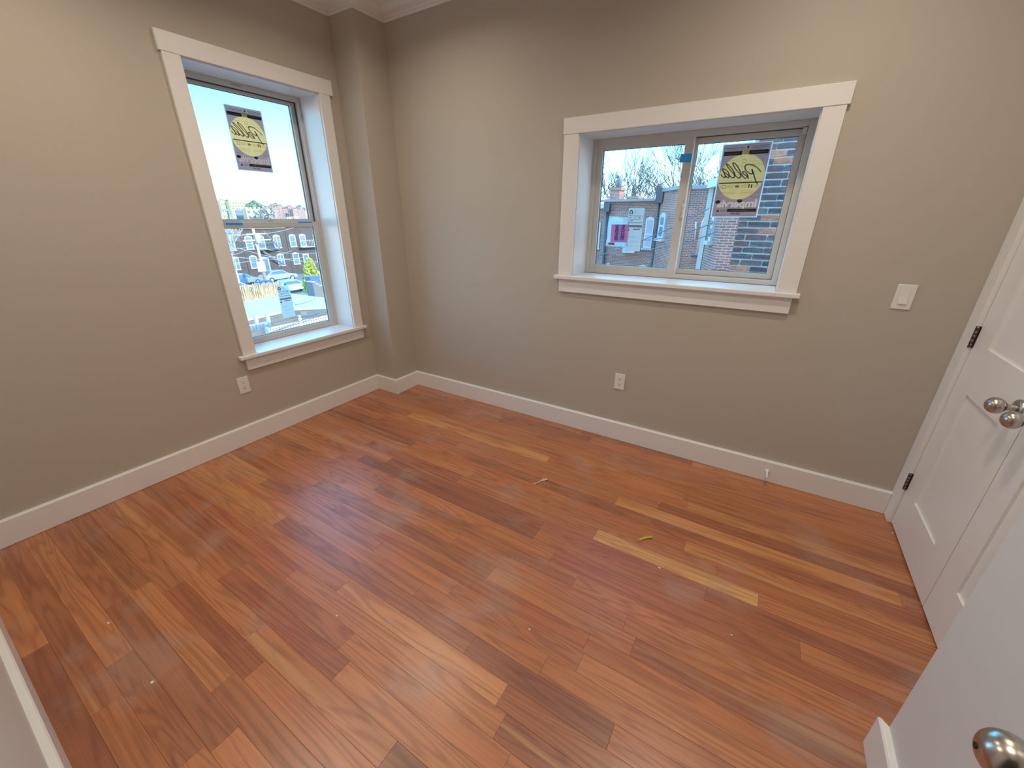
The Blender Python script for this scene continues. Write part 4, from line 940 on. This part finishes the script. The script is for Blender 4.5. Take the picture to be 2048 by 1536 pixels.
m = MB(); m.lathe((EX, e0_.y, GZ), (0, 0, 1), [(0, .12), (.9, .1), (hgt*.8, .04)], 8); m.build('trunk', BARK, T)
p = apt(*h9(1280, 340), EX+1); m = MB(); m.box((EX+1.7, p.y-.5, GZ), (EX+2.5, p.y+.5, p.z+.25)); m.box((EX+1.65, p.y-.55, p.z+.25), (EX+2.55, p.y+.55, p.z+.32)); tag(m.build('dumpster', plain('dark_blue_steel', (.07, .12, .22), .6), None, local=(EX+1, p.y, GZ)), 'dark blue steel container beside the evergreen shrub', 'container')
sp0 = apt(*h9(1330, 400), EX+3); T = empty('entrance_steps', (EX+3, sp0.y, GZ), 'entrance steps with a white stepped parapet', 'steps')
for k in range(5):
    m = MB(); m.box((EX+2.7, sp0.y+.3*k, GZ), (EX+3.6, sp0.y+.3*k+.3, sp0.z-.2*k)); st1 = m.build('step_block', STOOP, T); m = MB(); m.box((EX+2.65, sp0.y+.3*k-.04, sp0.z-.2*k), (EX+3.65, sp0.y+.3*k+.3, sp0.z-.2*k+.07)); m.build('coping', OUTWHITE, st1)
# street cables
for i, (q0, q1, x0, x1, mt, sg) in enumerate(((g9(150, 720), g9(1500, 560), -30, -40, WIREL, .3), (g9(240, 960), g9(760, 880), -32, PXX, WIREL, .2), (g9(400, 950), g9(1950, 1210), -34, -28, WIREL, .3), (g9(250, 1110), g9(1600, 1130), -36, -40, WIREL, .2), (g9(250, 1090), g9(560, 990), -33, PXX, WIREL, .1), (g9(640, 890), g9(1800, 1050), PXX, -38, WIREL, .4), (g9(300, 1240), g9(1400, 1000), -30, -50, WIREL, .2))):
    cable('street_cable', at(*q0, 0, x0), at(*q1, 0, x1), sg, .017, mt, ('topmost sunlit cable, just below the meeting rail', 'sunlit cable running to the crossarm from the left edge', 'long sunlit cable sloping down to the evergreen shrub', 'nearly level sunlit cable across the row houses', 'short sunlit cable rising to the pole from the left', 'sunlit cable running right from the pole', 'lowest sunlit cable rising to the right over the cars')[i], 'sunlit cables over the street')
for i, (q0, q1) in enumerate(((h9(620, 1320), h9(1810, 800)), (h9(700, 1290), h9(1810, 880)), (h9(1000, 1050), h9(1810, 890)), (h9(1080, 810), h9(1500, 670)))):
    cable('yard_cable', at(*q0, 0, -9), at(*q1, 0, -13), .05, .008, WIRE, ('lower of two thin dark cables crossing the picket fence', 'upper of two thin dark cables crossing the picket fence', 'thin dark cable along the garage wall', 'thin dark cable above the white garage roof')[i], 'dark cables over the yard')
# hillside houses and trees far behind
def hill_house(u0, u1, v0, v1, x, mat, label, floors=3, cols=5, parapet=True):
    a, z1 = apt(u0, v0, x).y, apt(u0, v0, x).z; b = apt(u1, v0, x).y; z0 = apt(u0, v1, x).z-4
    T = empty('hill_house', (x, (a+b)/2, z0), label, 'house', 'sunlit houses on the far hill')
    m = MB(); m.box((x-2.5, a, z0), (x, b, z1)); m.build('wall', mat, T)
    if parapet:
        m = MB()
        for k in range(4): m.box((x-.6, a+(b-a)*(k*.27), z1), (x, a+(b-a)*(k*.27+.14), z1+.5)); 
        m.build('parapet', mat, T)
    vis = apt(u0, v0, x).z-apt(u0, v1, x).z; fh = vis/floors
    for r in range(floors):
        for c in range(cols):
            y = a+(b-a)*(c+.5)/cols; z = z1-fh*(r+.62); w_ = (b-a)/cols*.22
            m = MB(); m.box((x, y-w_, z-fh*.2), (x+.05, y+w_, z+fh*.22)); m.build('window', GLASS_FAR, T)
hill_house(*[g9(80, 0)[0], g9(165, 0)[0], g9(0, 95)[1], g9(0, 440)[1]], -176, BRICK_Y, 'yellow house at the far left end of the hilltop', 3, 2)
hill_house(g9(245, 0)[0], g9(520, 0)[0], g9(0, 112)[1], g9(0, 270)[1], -180, BRICK_Y, 'tall yellow apartment house on the hilltop', 3, 6)
hill_house(g9(300, 0)[0], g9(350, 0)[0], g9(0, 255)[1], g9(0, 440)[1], -158, BRICK_Y, 'narrow yellow house below the tall apartment house', 3, 1)
hill_house(g9(350, 0)[0], g9(548, 0)[0], g9(0, 270)[1], g9(0, 440)[1], -168, SLATE, 'building on the hill coloured blue-grey to stand for shade', 3, 5, False)  # blue-grey wall colour stands in for shade on this face
hill_house(g9(550, 0)[0], g9(830, 0)[0], g9(0, 245)[1], g9(0, 440)[1], -160, BRICK_Y, 'broad cream house with notched parapet on the hill', 2, 3)
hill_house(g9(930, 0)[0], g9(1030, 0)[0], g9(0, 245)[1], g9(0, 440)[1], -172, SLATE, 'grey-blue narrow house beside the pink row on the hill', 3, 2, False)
for i, (a, b, t) in enumerate(((1030, 1135, 225), (1135, 1200, 200), (1200, 1310, 250), (1315, 1400, 205), (1400, 1480, 255), (1485, 1560, 265), (1560, 1690, 280))):
    hill_house(g9(a, 0)[0], g9(b, 0)[0], g9(0, t)[1], g9(0, 440)[1], -160-(i % 4)*3, BRICK_P, ('pinkish house on the hill, leftmost of the pink row', 'tall narrow pinkish house on the hill', 'wide pinkish house in the middle of the hill row', 'pinkish house with a tall chimney stack on the hill', 'fifth pinkish house of the hill row', 'sixth pinkish house of the hill row', 'pinkish house at the right end of the hill row')[i], 4, 2)
for i, (a, b, t) in enumerate(((1300, 1400, 395), (1415, 1515, 385))):
    hill_house(g9(a, 0)[0], g9(b, 0)[0], g9(0, t)[1], g9(0, 445)[1], -130, BRICK_Y, ('low cream house in front of the pink row, left one', 'low cream house in front of the pink row, right one')[i], 1, 2, False)
def clump(u, v0, v1, x, rad, mat, label, seed):
    top, bot = apt(u, v0, x), apt(u, v1, x); r = random.Random(seed); m = MB()
    for k in range(420):
        t = r.random(); a = r.uniform(0, 6.283); R_ = rad*math.sin(math.pi*min(.98, .15+t*.83))*r.random()**.5; c = Vector((x+R_*math.cos(a), top.y+R_*math.sin(a), bot.z+(top.z-bot.z)*t)); q = rad*.16
        d1_ = Vector((r.uniform(-1, 1), r.uniform(-1, 1), r.uniform(-1, 1)))*q; d2_ = Vector((r.uniform(-1, 1), r.uniform(-1, 1), r.uniform(-1, 1)))*q
        m.add([c-d1_, c+d2_, c+d1_, c-d2_], [(0, 1, 2, 3)])
    T = empty('hill_tree', (x, top.y, bot.z), label, 'tree', 'trees on the far hill'); m.build('foliage', mat, T)['kind'] = 'stuff'
    m = MB(); m.tube([(x, top.y, -6.2), (x, top.y, top.z)], [.3, .08], 6); m.build('trunk', BARK, T)
FOL = plain('grey_green_foliage', (.20, .27, .17), .9, var=.3, scale=1); FOLB = plain('grey_brown_twigs', (.34, .30, .25), .9, var=.3, scale=1)
clump(g9(700, 0)[0], g9(0, 115)[1], g9(0, 300)[1], -189, 4.2, FOL, 'tall green tree between the yellow and pink hill houses', 1)
clump(g9(800, 0)[0], g9(0, 180)[1], g9(0, 340)[1], -199, 4.5, FOL, 'lower green tree on the hill left of the pink row', 2)
clump(g9(890, 0)[0], g9(0, 230)[1], g9(0, 440)[1], -154, 3.2, FOLB, 'brown leafless thicket on the hill', 3)
clump(g9(205, 0)[0], g9(0, 100)[1], g9(0, 440)[1], -189, 4.0, FOL, 'grey-green tree between the two yellow hill houses', 4)
clump(g9(575, 0)[0], g9(0, 165)[1], g9(0, 260)[1], -208, 3.0, FOL, 'small green tree right of the tall apartment house', 5)
clump(g9(1090, 0)[0], g9(0, 165)[1], g9(0, 300)[1], -214, 5.0, FOLB, 'leafless tree rising behind the pink row, left', 6)
clump(g9(1500, 0)[0], g9(0, 200)[1], g9(0, 330)[1], -200, 6.0, FOLB, 'leafless tree rising behind the pink row, right', 7)
